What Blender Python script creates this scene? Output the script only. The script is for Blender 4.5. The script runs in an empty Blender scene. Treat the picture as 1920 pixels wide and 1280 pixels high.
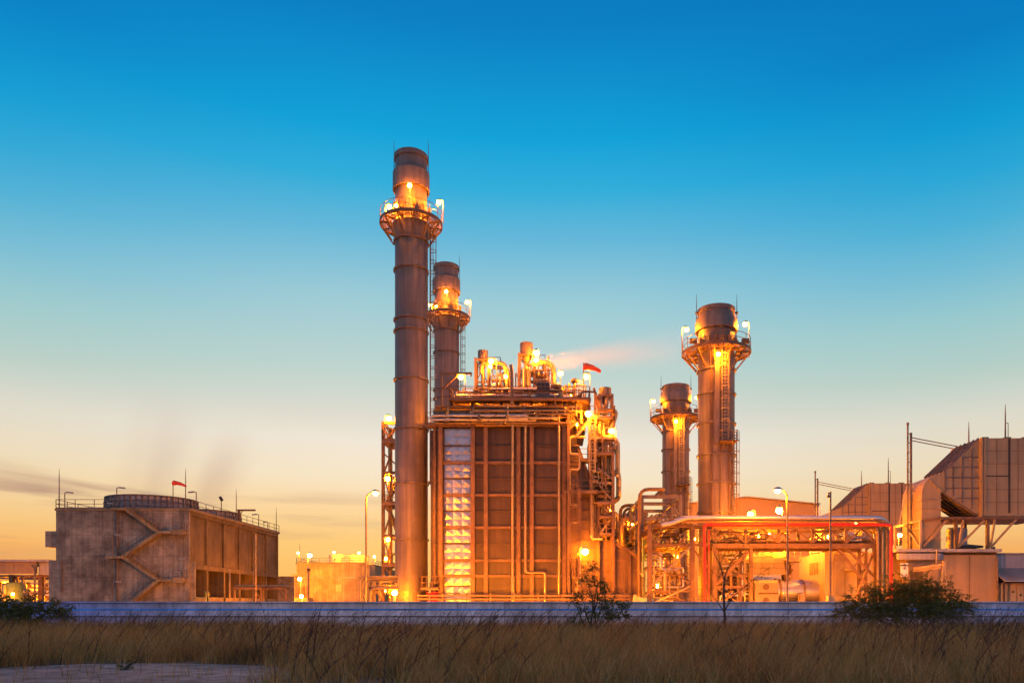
import bpy, bmesh, math, random
import numpy as np
from mathutils import Vector
R = math.radians
PI = math.pi
S = bpy.context.scene
C = S.collection
rnd = random.Random(7)

# ------------------------------------------------------------------ camera geometry (photo pixels, 1920 x 1280)
F, X0, Y0, H = 1450.0, 1035.0, 1135.0, 1.7
def X(px, D): return (px - X0) * D / F
def Z(py, D): return H + (Y0 - py) * D / F
def P(px, py, D): return (X(px, D), D, Z(py, D))

cd = bpy.data.cameras.new("camera"); cam = bpy.data.objects.new("camera", cd); C.objects.link(cam)
cam.location = (0, 0, H); cam.rotation_euler = (R(90), 0, 0)
cd.sensor_width = 36; cd.sensor_fit = 'HORIZONTAL'; cd.lens = F / 1920 * 36
cd.shift_x = (960 - X0) / 1920; cd.shift_y = (Y0 - 640) / 1920
cd.clip_start = 0.1; cd.clip_end = 8000
S.camera = cam

# ------------------------------------------------------------------ render settings
S.render.engine = 'CYCLES'
S.view_settings.view_transform = 'Standard'; S.view_settings.look = 'None'
S.view_settings.gamma = 1; S.view_settings.exposure = 0
cy = S.cycles
cy.use_denoising = True; cy.use_adaptive_sampling = True; cy.adaptive_threshold = 0.008
cy.max_bounces = 6; cy.diffuse_bounces = 3; cy.glossy_bounces = 3; cy.transmission_bounces = 2; cy.volume_bounces = 0
cy.transparent_max_bounces = 6
cy.sample_clamp_indirect = 6; cy.caustics_reflective = False; cy.caustics_refractive = False
cy.use_light_tree = True

# ------------------------------------------------------------------ node helpers
def sl(c):
    c = c / 255.0
    return c / 12.92 if c <= 0.04045 else ((c + 0.055) / 1.055) ** 2.4
def srgb(r, g, b): return (sl(r), sl(g), sl(b), 1)

def ramp(nt, stops, interp='LINEAR'):
    n = nt.nodes.new('ShaderNodeValToRGB'); cr = n.color_ramp; cr.interpolation = interp
    while len(cr.elements) > 1: cr.elements.remove(cr.elements[0])
    cr.elements[0].position = stops[0][0]; cr.elements[0].color = stops[0][1]
    for p, c in stops[1:]:
        e = cr.elements.new(p); e.color = c
    return n
def math_node(nt, op, a, b=None, clamp=False):
    n = nt.nodes.new('ShaderNodeMath'); n.operation = op; n.use_clamp = clamp
    for i, v in enumerate((a, b)):
        if v is None: continue
        if isinstance(v, (int, float)): n.inputs[i].default_value = v
        else: nt.links.new(v, n.inputs[i])
    return n.outputs[0]
def mix_col(nt, fac, a, b, mode='MIX'):
    n = nt.nodes.new('ShaderNodeMix'); n.data_type = 'RGBA'; n.blend_type = mode
    for sock, v in ((n.inputs[0], fac), (n.inputs[6], a), (n.inputs[7], b)):
        if isinstance(v, (int, float)): sock.default_value = v
        elif isinstance(v, tuple): sock.default_value = v
        else: nt.links.new(v, sock)
    return n.outputs[2]

# ------------------------------------------------------------------ world: dusk sky
w = bpy.data.worlds.new("World"); S.world = w; w.use_nodes = True
nt = w.node_tree; nt.nodes.clear()
out = nt.nodes.new('ShaderNodeOutputWorld')
tc = nt.nodes.new('ShaderNodeTexCoord')
sep = nt.nodes.new('ShaderNodeSeparateXYZ'); nt.links.new(tc.outputs['Generated'], sep.inputs[0])
sx, sy, sz = sep.outputs
el = math_node(nt, 'MAXIMUM', sz, 0.0)
def st(*l): return [(p, srgb(*c)) for p, c in l]
centre = ramp(nt, st((0,(252,186,84)), (.081,(250,202,122)), (.125,(249,214,160)), (.159,(246,228,196)), (.202,(240,230,213)), (.234,(221,219,206)), (.285,(190,212,206)),
    (.362,(156,203,214)), (.424,(102,184,217)), (.47,(48,174,218)), (.515,(6,162,217)), (.602,(0,126,195)), (1,(0,74,145))))
side = ramp(nt, st((0,(242,142,55)), (.06,(248,174,92)), (.094,(246,198,128)), (.132,(243,214,168)), (.174,(234,219,192)), (.211,(220,217,202)), (.26,(181,206,198)),
    (.313,(152,201,206)), (.36,(113,187,213)), (.40,(74,176,214)), (.44,(38,166,214)), (.48,(8,155,211)), (.544,(0,126,195)), (.61,(0,117,189)), (1,(0,74,145))))
nt.links.new(el, centre.inputs[0]); nt.links.new(el, side.inputs[0])
# azimuth from the glow behind the plant
az = math_node(nt, 'ARCTAN2', sx, sy)
daz = math_node(nt, 'ABSOLUTE', math_node(nt, 'ADD', az, 0.10))
fs = nt.nodes.new('ShaderNodeMapRange'); fs.interpolation_type = 'SMOOTHSTEP'
nt.links.new(daz, fs.inputs[0]); fs.inputs[1].default_value = 0.12; fs.inputs[2].default_value = 0.62
front = mix_col(nt, fs.outputs[0], centre.outputs[0], side.outputs[0])
# low streaks of cloud
comb = nt.nodes.new('ShaderNodeCombineXYZ')
nt.links.new(math_node(nt, 'MULTIPLY', az, 2.2), comb.inputs[0])
nt.links.new(math_node(nt, 'MULTIPLY', math_node(nt, 'ADD', sz, math_node(nt, 'MULTIPLY', az, 0.05)), 26.0), comb.inputs[1])
no = nt.nodes.new('ShaderNodeTexNoise'); no.inputs['Scale'].default_value = 1.3; no.inputs['Detail'].default_value = 5; no.inputs['Distortion'].default_value = 0.5
nt.links.new(comb.outputs[0], no.inputs['Vector'])
cm = nt.nodes.new('ShaderNodeMapRange'); cm.interpolation_type = 'SMOOTHSTEP'
nt.links.new(no.outputs[0], cm.inputs[0]); cm.inputs[1].default_value = 0.50; cm.inputs[2].default_value = 0.72
band = ramp(nt, [(0.03,(0,0,0,1)), (.075,(1,1,1,1)), (.12,(1,1,1,1)), (.165,(0,0,0,1))]); nt.links.new(el, band.inputs[0])
leftm = nt.nodes.new('ShaderNodeMapRange'); nt.links.new(az, leftm.inputs[0])
leftm.inputs[1].default_value = -0.05; leftm.inputs[2].default_value = -0.5; leftm.inputs[3].default_value = 0.12; leftm.inputs[4].default_value = 0.95
cfac = math_node(nt, 'MULTIPLY', math_node(nt, 'MULTIPLY', cm.outputs[0], band.outputs[0]), leftm.outputs[0])
front = mix_col(nt, cfac, front, srgb(186,148,126))
# half of the sky behind the viewer: mauve belt of dusk
back = ramp(nt, [(0,(.66,.58,.74,1)), (.15,(.84,.72,.92,1)), (.4,(.58,.60,.88,1)), (.8,(.08,.24,.54,1)), (1,(0,.07,.27,1))])
nt.links.new(el, back.inputs[0])
fb = nt.nodes.new('ShaderNodeMapRange'); fb.interpolation_type = 'SMOOTHSTEP'; nt.links.new(sy, fb.inputs[0])
fb.inputs[1].default_value = 0.30; fb.inputs[2].default_value = -0.30
skyc = mix_col(nt, fb.outputs[0], front, back.outputs[0])
bg = nt.nodes.new('ShaderNodeBackground'); nt.links.new(skyc, bg.inputs[0]); bg.inputs[1].default_value = 0.99
SUN_EL, SUN_AZ = R(1.0), R(-6)
st_ = nt.nodes.new('ShaderNodeTexSky'); st_.sky_type = 'NISHITA'; st_.sun_disc = False; st_.sun_elevation = SUN_EL; st_.sun_rotation = SUN_AZ
bg2 = nt.nodes.new('ShaderNodeBackground'); nt.links.new(st_.outputs[0], bg2.inputs[0]); bg2.inputs[1].default_value = 0.006
ad = nt.nodes.new('ShaderNodeAddShader'); nt.links.new(bg.outputs[0], ad.inputs[0]); nt.links.new(bg2.outputs[0], ad.inputs[1])
nt.links.new(ad.outputs[0], out.inputs[0])

sd = bpy.data.lights.new("sun", 'SUN'); sd.energy = 0.25; sd.angle = R(8); sd.color = (1, .6, .3)
so = bpy.data.objects.new("sun", sd); C.objects.link(so)
so.rotation_euler = Vector((-math.sin(SUN_AZ), -math.cos(SUN_AZ), -math.tan(SUN_EL))).to_track_quat('-Z', 'Y').to_euler()

# ------------------------------------------------------------------ materials
MATS = {}
def mat(name, col, rough=.6, metal=0.0, var=.25, scale=.6, streak=0.0, bump=0.0, bscale=6, col2=None, corr=None, spec=.4, form=None, blot=0):
    m = bpy.data.materials.new(name); m.use_nodes = True; MATS[name] = m
    nt = m.node_tree; b = nt.nodes['Principled BSDF']
    b.inputs['Roughness'].default_value = rough; b.inputs['Metallic'].default_value = metal
    b.inputs['Specular IOR Level'].default_value = spec
    tc = nt.nodes.new('ShaderNodeTexCoord'); oc = tc.outputs['Object']
    n1 = nt.nodes.new('ShaderNodeTexNoise'); n1.inputs['Scale'].default_value = scale; n1.inputs['Detail'].default_value = 7; n1.inputs['Roughness'].default_value = .62
    nt.links.new(oc, n1.inputs['Vector'])
    c = (*col, 1)
    c2 = (*col2, 1) if col2 else tuple(x * (1 - var * 1.6) for x in col) + (1,)
    r1 = ramp(nt, [(.34, c2), (.62, c)]); nt.links.new(n1.outputs[0], r1.inputs[0])
    cur = r1.outputs[0]
    if streak:
        mp = nt.nodes.new('ShaderNodeMapping'); mp.inputs['Scale'].default_value = (1.3, 1.3, .07); nt.links.new(oc, mp.inputs[0])
        n2 = nt.nodes.new('ShaderNodeTexNoise'); n2.inputs['Scale'].default_value = 2.2; n2.inputs['Detail'].default_value = 6
        nt.links.new(mp.outputs[0], n2.inputs['Vector'])
        r2 = ramp(nt, [(.42, (1-streak,)*3 + (1,)), (.6, (1, 1, 1, 1))]); nt.links.new(n2.outputs[0], r2.inputs[0])
        cur = mix_col(nt, 1.0, cur, r2.outputs[0], 'MULTIPLY')
    if blot:
        n4 = nt.nodes.new('ShaderNodeTexNoise'); n4.inputs['Scale'].default_value = .13; n4.inputs['Detail'].default_value = 8; n4.inputs['Roughness'].default_value = .7; n4.inputs['Distortion'].default_value = 1.2; nt.links.new(oc, n4.inputs['Vector'])
        r4 = ramp(nt, [(.40, (1-blot,)*3 + (1,)), (.56, (1, 1, 1, 1)), (.72, (1+blot*.5,)*3 + (1,))]); nt.links.new(n4.outputs[0], r4.inputs[0])
        cur = mix_col(nt, 1.0, cur, r4.outputs[0], 'MULTIPLY')
    if form:
        mp2 = nt.nodes.new('ShaderNodeMapping'); mp2.vector_type = 'POINT'; mp2.inputs['Rotation'].default_value = (R(90), 0, 0); nt.links.new(oc, mp2.inputs[0])
        bk = nt.nodes.new('ShaderNodeTexBrick'); bk.offset = 0; bk.inputs['Scale'].default_value = 1; bk.inputs['Brick Width'].default_value = form[0]; bk.inputs['Row Height'].default_value = form[1]; bk.inputs['Mortar Size'].default_value = .035
        bk.inputs['Color1'].default_value = (1, 1, 1, 1); bk.inputs['Color2'].default_value = (1-form[2],)*3 + (1,); bk.inputs['Mortar'].default_value = (.62, .60, .58, 1)
        nt.links.new(mp2.outputs[0], bk.inputs['Vector']); cur = mix_col(nt, 1.0, cur, bk.outputs[0], 'MULTIPLY')
    nt.links.new(cur, b.inputs['Base Color'])
    hgt = None
    if bump:
        n3 = nt.nodes.new('ShaderNodeTexNoise'); n3.inputs['Scale'].default_value = bscale; n3.inputs['Detail'].default_value = 5
        nt.links.new(oc, n3.inputs['Vector']); hgt = n3.outputs[0]; st = bump
    if corr:
        wv = nt.nodes.new('ShaderNodeTexWave'); wv.wave_type = 'BANDS'; wv.bands_direction = corr[0]; wv.inputs['Scale'].default_value = corr[1]
        nt.links.new(oc, wv.inputs[0]); hgt = wv.outputs[1]; st = corr[2]
    if hgt is not None:
        bp = nt.nodes.new('ShaderNodeBump'); bp.inputs['Strength'].default_value = st; bp.inputs['Distance'].default_value = .12
        nt.links.new(hgt, bp.inputs['Height']); nt.links.new(bp.outputs[0], b.inputs['Normal'])
    return m
SODIUM = (1.0, .24, .005)
LM = 2.3        # overall strength of the plant's lamps
def emis(name, col, L):
    m = bpy.data.materials.new(name); m.use_nodes = True; nt = m.node_tree; nt.nodes.clear()
    o = nt.nodes.new('ShaderNodeOutputMaterial'); e = nt.nodes.new('ShaderNodeEmission')
    e.inputs[0].default_value = (*col, 1); e.inputs[1].default_value = L; nt.links.new(e.outputs[0], o.inputs[0])
    return m
_em = {}
def lamp_mat(L):
    L = float('%.2g' % L)
    if L not in _em: _em[L] = emis('sodium_glow', SODIUM, L)
    return _em[L]

M_stack = mat('stack_paint', (.16,.118,.092), .5, var=.18, scale=.35, streak=.28)
M_steel = mat('painted_steel', (.145,.078,.028), .55, var=.3, scale=1.2)
M_steel2 = mat('dark_steel', (.13,.10,.085), .55, var=.3, scale=1.5)
M_panel = mat('boiler_cladding', (.058,.032,.009), .55, var=.22, scale=.25, streak=.25)
M_duct = mat('duct_cladding', (.15,.085,.028), .5, var=.22, scale=.5, streak=.2)
M_silver = mat('aluminium_foil_cladding', (.33,.32,.34), .42, metal=1, var=.06, scale=3, bump=.25, bscale=3)
M_pipe = mat('clad_pipe', (.36,.235,.095), .35, metal=.7, var=.18, scale=2)
M_spipe = mat('silver_pipe', (.55,.52,.49), .42, metal=.9, var=.12, scale=2)
M_red = mat('red_paint', (.62,.015,.01), .45, var=.2, scale=3)
M_green = mat('green_paint', (.10,.16,.06), .5, var=.25, scale=3)
M_grate = mat('galvanised_grating', (.20,.125,.07), .5, metal=.3, var=.2, scale=3)
M_conc = mat('stained_concrete', (.34,.305,.235), .85, var=.34, scale=.6, streak=.22, bump=.25, bscale=3, form=(1.25, 2.6, .16), blot=.4)
M_conc2 = mat('pale_concrete', (.27,.215,.115), .85, var=.2, scale=.5, streak=.25, bump=.15, bscale=3, blot=.25)
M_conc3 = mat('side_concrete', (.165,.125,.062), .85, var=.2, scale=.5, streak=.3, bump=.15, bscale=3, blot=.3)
M_shaded_fill = mat('shaded_fill', (.06,.042,.025), .9, var=.3)  # dark colour stands for the shade inside the cooling tower openings
M_fan = mat('ribbed_plastic', (.30,.29,.31), .6, var=.15, scale=.5, streak=.2)
M_cream = mat('cream_panel', (.38,.29,.15), .5, var=.12, scale=.4, streak=.14)
M_intake = mat('intake_paint', (.29,.20,.095), .5, var=.12, scale=.3, streak=.12)
M_hall = mat('ribbed_cladding', (.25,.165,.085), .5, var=.12, scale=.1, corr=('X', 1.6, .6))
M_roof = mat('metal_roof', (.34,.31,.30), .45, metal=.3, var=.25, scale=.5, corr=('X', 2.0, .4))
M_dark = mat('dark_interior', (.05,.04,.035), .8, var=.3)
M_white = mat('white_paint', (.7,.68,.66), .5, var=.1)
M_lampm = mat('lamp_metal', (.28,.26,.24), .45, metal=.5, var=.15)
M_sock = mat('orange_red_cloth', (.72,.05,.02), .8, var=.15, scale=2)
M_yard = mat('yard_concrete', (.36,.32,.27), .9, var=.25, scale=.15)
M_bark = mat('bark', (.07,.05,.035), .9, var=.4, scale=6)

def leafmat(name, a, b_, trans=.25):
    m = bpy.data.materials.new(name); m.use_nodes = True; nt = m.node_tree; b = nt.nodes['Principled BSDF']
    b.inputs['Roughness'].default_value = .65; b.inputs['Specular IOR Level'].default_value = .25
    g = nt.nodes.new('ShaderNodeNewGeometry')
    r = ramp(nt, [(0, (*a, 1)), (1, (*b_, 1))]); nt.links.new(g.outputs['Random Per Island'], r.inputs[0])
    nt.links.new(r.outputs[0], b.inputs['Base Color'])
    tr = nt.nodes.new('ShaderNodeBsdfTranslucent'); nt.links.new(r.outputs[0], tr.inputs[0])
    mx = nt.nodes.new('ShaderNodeMixShader'); mx.inputs[0].default_value = trans
    nt.links.new(b.outputs[0], mx.inputs[1]); nt.links.new(tr.outputs[0], mx.inputs[2])
    nt.links.new(mx.outputs[0], nt.nodes['Material Output'].inputs[0])
    return m
M_leafA = leafmat('fine_leaves', (.04,.05,.01), (.16,.16,.035), .4)
M_leafB = leafmat('broad_leaves', (.03,.05,.012), (.10,.12,.03))
M_grass = leafmat('dry_grass', (.11,.08,.034), (.37,.26,.105), .35)
nt = M_grass.node_tree; rr_ = [n for n in nt.nodes if n.type == 'VALTORGB'][0].color_ramp
for p_, c_ in ((.3, (.23,.19,.08)), (.55, (.32,.23,.09)), (.72, (.18,.175,.055)), (.86, (.40,.32,.17))): e_ = rr_.elements.new(p_); e_.color = (*c_, 1)
tc = nt.nodes.new('ShaderNodeTexCoord'); n_ = nt.nodes.new('ShaderNodeTexNoise'); n_.inputs['Scale'].default_value = .4; n_.inputs['Detail'].default_value = 6; nt.links.new(tc.outputs['Object'], n_.inputs['Vector'])
r2_ = ramp(nt, [(.30, (.34,.33,.32,1)), (.42, (.95,.72,.50,1)), (.52, (1.05,1.0,.9,1)), (.60, (.7,.78,.55,1)), (.72, (1.75,1.4,.95,1))]); nt.links.new(n_.outputs[0], r2_.inputs[0])
src = [n for n in nt.nodes if n.type == 'VALTORGB' and n != r2_][0].outputs[0]
mx_ = mix_col(nt, 1.0, src, r2_.outputs[0], 'MULTIPLY')
nt.links.new(mx_, nt.nodes['Principled BSDF'].inputs['Base Color']); nt.links.new(mx_, [n for n in nt.nodes if n.type == 'BSDF_TRANSLUCENT'][0].inputs[0])
M_weed = leafmat('dry_weed', (.03,.02,.013), (.09,.06,.035), .1)

# ------------------------------------------------------------------ mesh builder
ORG = {}
class MB:
    def __init__(s): s.v = []; s.f = []
    def add(s, v, f):
        n = len(s.v); s.v += [tuple(a) for a in v]; s.f += [tuple(i + n for i in q) for q in f]; return s
    def box(s, x0, x1, y0, y1, z0, z1):
        return s.add([(x0,y0,z0),(x1,y0,z0),(x1,y1,z0),(x0,y1,z0),(x0,y0,z1),(x1,y0,z1),(x1,y1,z1),(x0,y1,z1)],
                     [(0,3,2,1),(4,5,6,7),(0,1,5,4),(1,2,6,5),(2,3,7,6),(3,0,4,7)])
    def bar(s, p, q, w, h=None):
        p = Vector(p); q = Vector(q); d = (q - p)
        if d.length < 1e-6: return s
        d.normalize(); h = h or w
        up = Vector((0,0,1)) if abs(d.z) < .95 else Vector((0,1,0))
        a = d.cross(up).normalized(); b = a.cross(d)
        vs = []
        for o in (p, q):
            for i, j in ((-1,-1),(1,-1),(1,1),(-1,1)): vs.append(o + a*(i*w/2) + b*(j*h/2))
        return s.add(vs, [(0,1,2,3),(7,6,5,4),(0,4,5,1),(1,5,6,2),(2,6,7,3),(3,7,4,0)])
    def tube(s, pts, r, n=8, r2=None):
        pts = [Vector(p) for p in pts]
        k = len(pts); T = []
        for i in range(k):
            a = (pts[i] - pts[i-1]).normalized() if i else None
            b = (pts[i+1] - pts[i]).normalized() if i < k-1 else None
            t = (a + b) if a and b else (a or b)
            T.append((t.normalized() if t.length > 1e-6 else a, a, b))
        t0 = T[0][0]; u = t0.cross(Vector((0,0,1)) if abs(t0.z) < .9 else Vector((1,0,0))).normalized()
        vs = []
        for i in range(k):
            t = T[i][0]; u = (u - t * u.dot(t)).normalized(); w = t.cross(u)
            rr = r if r2 is None else r + (r2 - r) * i / (k - 1)
            for j in range(n):
                an = 2*PI*j/n; vs.append(pts[i] + u*(rr*math.cos(an)) + w*(rr*math.sin(an)))
        fs = []
        for i in range(k-1):
            for j in range(n):
                a = i*n + j; b = i*n + (j+1) % n; fs.append((a, b, b+n, a+n))
        fs.append(tuple(range(n))[::-1]); fs.append(tuple((k-1)*n + j for j in range(n)))
        return s.add(vs, fs)
    def lathe(s, cx, cy, prof, n=40, cap=True):
        vs = []; fs = []
        for r, z in prof:
            for j in range(n): vs.append((cx + r*math.cos(2*PI*j/n), cy + r*math.sin(2*PI*j/n), z))
        for i in range(len(prof)-1):
            for j in range(n):
                a = i*n+j; b = i*n+(j+1) % n; fs.append((a, b, b+n, a+n))
        if cap:
            fs.append(tuple(range(n))[::-1]); fs.append(tuple((len(prof)-1)*n + j for j in range(n)))
        return s.add(vs, fs)
    def prism_y(s, poly, y0, y1):
        n = len(poly); vs = [(x, y0, z) for x, z in poly] + [(x, y1, z) for x, z in poly]
        return s.add(vs, [tuple(range(n)), tuple(range(2*n-1, n-1, -1))] + [(i, i+n, (i+1) % n + n, (i+1) % n) for i in range(n)])
    def prism_x(s, poly, x0, x1):
        n = len(poly); vs = [(x0, y, z) for y, z in poly] + [(x1, y, z) for y, z in poly]
        return s.add(vs, [tuple(range(n)), tuple(range(2*n-1, n-1, -1))] + [(i, i+n, (i+1) % n + n, (i+1) % n) for i in range(n)])
    def ball(s, c, r, nu=10, nv=6, sz=1.0):
        vs = [(c[0], c[1], c[2]+r*sz)]; fs = []
        for i in range(1, nv):
            th = PI*i/nv
            for j in range(nu):
                ph = 2*PI*j/nu; vs.append((c[0]+r*math.sin(th)*math.cos(ph), c[1]+r*math.sin(th)*math.sin(ph), c[2]+r*sz*math.cos(th)))
        vs.append((c[0], c[1], c[2]-r*sz)); L = len(vs)-1
        for j in range(nu):
            fs.append((0, 1+j, 1+(j+1) % nu)); fs.append((L, 1+(nv-2)*nu+(j+1) % nu, 1+(nv-2)*nu+j))
        for i in range(nv-2):
            for j in range(nu):
                a = 1+i*nu+j; b = 1+i*nu+(j+1) % nu; fs.append((a, a+nu, b+nu, b))
        return s.add(vs, fs)
    def build(s, name, m, parent=None, loc=None, smooth=True):
        o0 = ORG[parent.name] if parent is not None else Vector(loc or (0,0,0))
        me = bpy.data.meshes.new(name)
        me.from_pydata([(a[0]-o0[0], a[1]-o0[1], a[2]-o0[2]) for a in s.v], [], s.f)
        bm = bmesh.new(); bm.from_mesh(me); bmesh.ops.recalc_face_normals(bm, faces=bm.faces); bm.to_mesh(me); bm.free()
        if smooth:
            me.shade_smooth(); me.set_sharp_from_angle(angle=R(38))
        me.materials.append(m)
        o = bpy.data.objects.new(name, me); C.objects.link(o)
        if parent is not None: o.parent = parent
        else: o.location = o0
        ORG[o.name] = Vector(o0)
        return o

def tag(o, label=None, cat=None, group=None, kind=None):
    if label: o['label'] = label
    if cat: o['category'] = cat
    if group: o['group'] = group
    if kind: o['kind'] = kind
    return o
def thing(name, loc, label, cat, group=None):
    o = bpy.data.objects.new(name, None); C.objects.link(o); o.location = loc; o.empty_display_size = .3
    ORG[o.name] = Vector(loc)
    return tag(o, label, cat, group, 'thing')
def dup(root, delta, label, group=None):
    def rec(o, par):
        c = o.copy(); C.objects.link(c)
        if par is not None: c.parent = par
        for ch in o.children: rec(ch, c)
        return c
    r = rec(root, None); r.location = root.location + Vector(delta); r['label'] = label
    if group: r['group'] = group
    return r
def bend(pts, rad, seg=4):
    pts = [Vector(p) for p in pts]; o = [pts[0]]
    for i in range(1, len(pts)-1):
        a, b, c = pts[i-1], pts[i], pts[i+1]
        r = min(rad, (a-b).length*.48, (c-b).length*.48)
        p, q = b + (a-b).normalized()*r, b + (c-b).normalized()*r
        for k in range(seg+1):
            t = k/seg; o.append(p*(1-t)**2 + b*2*t*(1-t) + q*t*t)
    o.append(pts[-1]); return o
def pipe(mb, pts, r, rad=None, n=8): return mb.tube(bend(pts, rad or r*2.5), r, n)

def railing(mb, pts, h=1.1, step=1.4, t=.05, closed=False, mid=2, kick=True):
    pts = [Vector(p) for p in pts]
    if closed: pts.append(pts[0])
    for a, b in zip(pts, pts[1:]):
        for k in range(mid): mb.bar(a + Vector((0,0,h*(mid-k)/mid)), b + Vector((0,0,h*(mid-k)/mid)), t)
        if kick: mb.bar(a + Vector((0,0,.06)), b + Vector((0,0,.06)), t*.6, .14)
        n = max(1, int((b-a).length/step + .5))
        for k in range(n+1):
            p = a.lerp(b, k/n); mb.bar(p, p + Vector((0,0,h)), t)
    return mb
def ladder(root, x, y, z0, z1, nx, ny, cage=True, w=.5, m=None, cage_from=2.2):
    m = m or M_steel; mb = MB(); tx, ty = -ny, nx
    for sgn in (-1, 1):
        px, py = x + tx*sgn*w/2, y + ty*sgn*w/2
        mb.bar((px,py,z0), (px,py,z1), .07)
    z = z0 + .2
    while z < z1:
        mb.bar((x-tx*w/2, y-ty*w/2, z), (x+tx*w/2, y+ty*w/2, z), .04); z += .33
    l = mb.build('ladder', m, root)
    if cage:
        cg = MB(); z = z0 + cage_from; rr = .42; k = 8
        angs = [PI*i/k for i in range(k+1)]
        def pt(a, z): return (x + tx*rr*math.cos(a) + nx*(rr*1.5*math.sin(a)), y + ty*rr*math.cos(a) + ny*(rr*1.5*math.sin(a)), z)
        while z < z1:
            for a, b in zip(angs, angs[1:]): cg.bar(pt(a,z), pt(b,z), .045, .06)
            z += 1.1
        for a in angs[1:-1:2]: cg.bar(pt(a, z0+cage_from), pt(a, z1), .035)
        cg.build('cage', m, l)
    return l
def xbrace(mb, a, b, c, d, w):      # corners: bottom-left, bottom-right, top-right, top-left
    mb.bar(a, c, w); mb.bar(b, d, w)

# lamps: pole + arm + head + glowing bulb
def lamp(px, py, D, I, label, pole=None, base=None, r=.26, group='sodium lamps of the plant', name='sodium_lamp', head=True, hood=None):
    p = Vector(P(px, py, D)); return lamp_at(p, I, label, pole, base, r, group, name, head, hood)
def lamp_at(p, I, label, pole=None, base=None, r=.26, group='sodium lamps of the plant', name='sodium_lamp', head=True, hood=None):
    """pole: (dx, dy) offset of the pole foot from the bulb; base: its z"""
    p = Vector(p); base = p.z - 1.0 if base is None else base
    dx, dy = pole or (0, 0)
    t = thing(name, (p.x+dx, p.y+dy, base), label, 'lamp', group)
    h = .16*r/.26
    mb = MB()
    if abs(dx) + abs(dy) > .02:
        mb.tube(bend([(p.x+dx, p.y+dy, base), (p.x+dx, p.y+dy, p.z+r+.12), (p.x, p.y, p.z+r+.17)], .35), .045 if r < .3 else .07, 6)
    else:
        mb.tube([(p.x, p.y+r*.9, base), (p.x, p.y+r*.9, p.z+r)], .04, 6)
    mb.build('pole', M_lampm, t)
    if head: MB().lathe(p.x, p.y, [(r*.55, p.z+r*1.5), (r*.9, p.z+r*1.25), (r*.98, p.z+r*.75)], 12).build('lamp_head', M_lampm, t)
    MB().ball(p, r, 10, 6, .9).build('bulb', lamp_mat(LM*I/(PI*r*r)), t)
    return t

# ================================================================== GROUND
def sheet(name, pts, z, m, kind='structure'):
    o = MB().add([(x, y, z) for x, y in pts], [tuple(range(len(pts)))]).build(name, m, None, smooth=False)
    return tag(o, kind=kind)
M_ground = mat('dry_earth', (.10,.072,.045), .95, var=.45, scale=.5, bump=.4, bscale=4)
M_sand = mat('sandy_track', (.36,.30,.25), .95, var=.4, scale=1.8, bump=.8, bscale=7, blot=.35)
sheet('ground', [(-3000,-200),(3000,-200),(3000,3500),(-3000,3500)], 0, M_ground)
sheet('yard', [(-130,50.5),(130,50.5),(130,300),(-130,300)], .006, M_yard)
edge = [(-14.9,21.4),(-13.7,22.5),(-11.8,22.9),(-9.8,22.5),(-8.3,21.9),(-7.3,21.1),(-6.6,20),(-6.2,18.4),(-6.0,16),(-5.9,10),(-12.2,10),(-13.6,15),(-14.8,19)]
sheet('sand_path', edge, .008, M_sand)

# ================================================================== PERIMETER WALL
WD = 49.0
M_wall = mat('white_wall_paint', (.80,.74,.77), .8, var=.22, scale=.8, streak=.22, bump=.1, bscale=5, form=(3.0, 4.0, .12), blot=.3)
nt = M_wall.node_tree; bs_ = nt.nodes['Principled BSDF']; old_ = bs_.inputs['Base Color'].links[0].from_socket
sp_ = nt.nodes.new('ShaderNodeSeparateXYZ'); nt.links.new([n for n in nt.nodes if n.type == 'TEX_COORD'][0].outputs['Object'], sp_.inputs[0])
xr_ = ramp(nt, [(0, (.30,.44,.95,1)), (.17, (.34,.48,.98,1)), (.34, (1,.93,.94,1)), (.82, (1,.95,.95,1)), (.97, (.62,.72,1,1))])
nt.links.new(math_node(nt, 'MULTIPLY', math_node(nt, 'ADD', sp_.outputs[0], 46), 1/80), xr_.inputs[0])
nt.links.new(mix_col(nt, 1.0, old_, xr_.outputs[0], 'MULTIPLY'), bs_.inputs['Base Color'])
M_wallb = mat('blue_stripe_paint', (.06,.32,.85), .7, var=.35, scale=.5)
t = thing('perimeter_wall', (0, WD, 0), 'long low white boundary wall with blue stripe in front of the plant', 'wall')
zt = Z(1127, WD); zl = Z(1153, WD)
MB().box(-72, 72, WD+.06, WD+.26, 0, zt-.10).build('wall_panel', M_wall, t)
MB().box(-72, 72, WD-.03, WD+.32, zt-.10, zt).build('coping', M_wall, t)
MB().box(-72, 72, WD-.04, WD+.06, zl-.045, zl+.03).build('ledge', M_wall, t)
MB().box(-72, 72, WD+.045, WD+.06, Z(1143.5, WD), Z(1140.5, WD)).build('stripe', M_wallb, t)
M_brown = mat('brown_strip', (.20,.115,.055), .9, var=.5, scale=1.2)  # thin brown strips right under the coping and the ledge
MB().box(-72, 72, WD+.04, WD+.06, zt-.135, zt-.105).build('brown_line', M_brown, t)
MB().box(-72, 72, WD+.015, WD+.06, zl-.10, zl-.05).build('brown_line', M_brown, t)
x = -72.0; k = 0
while x < 72:
    MB().box(x, x+.35, WD+.02, WD+.06, 0, zl-.045).build('pilaster', M_wall, t) if k % 1 == 0 else None
    x += 1.5; k += 1

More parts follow.
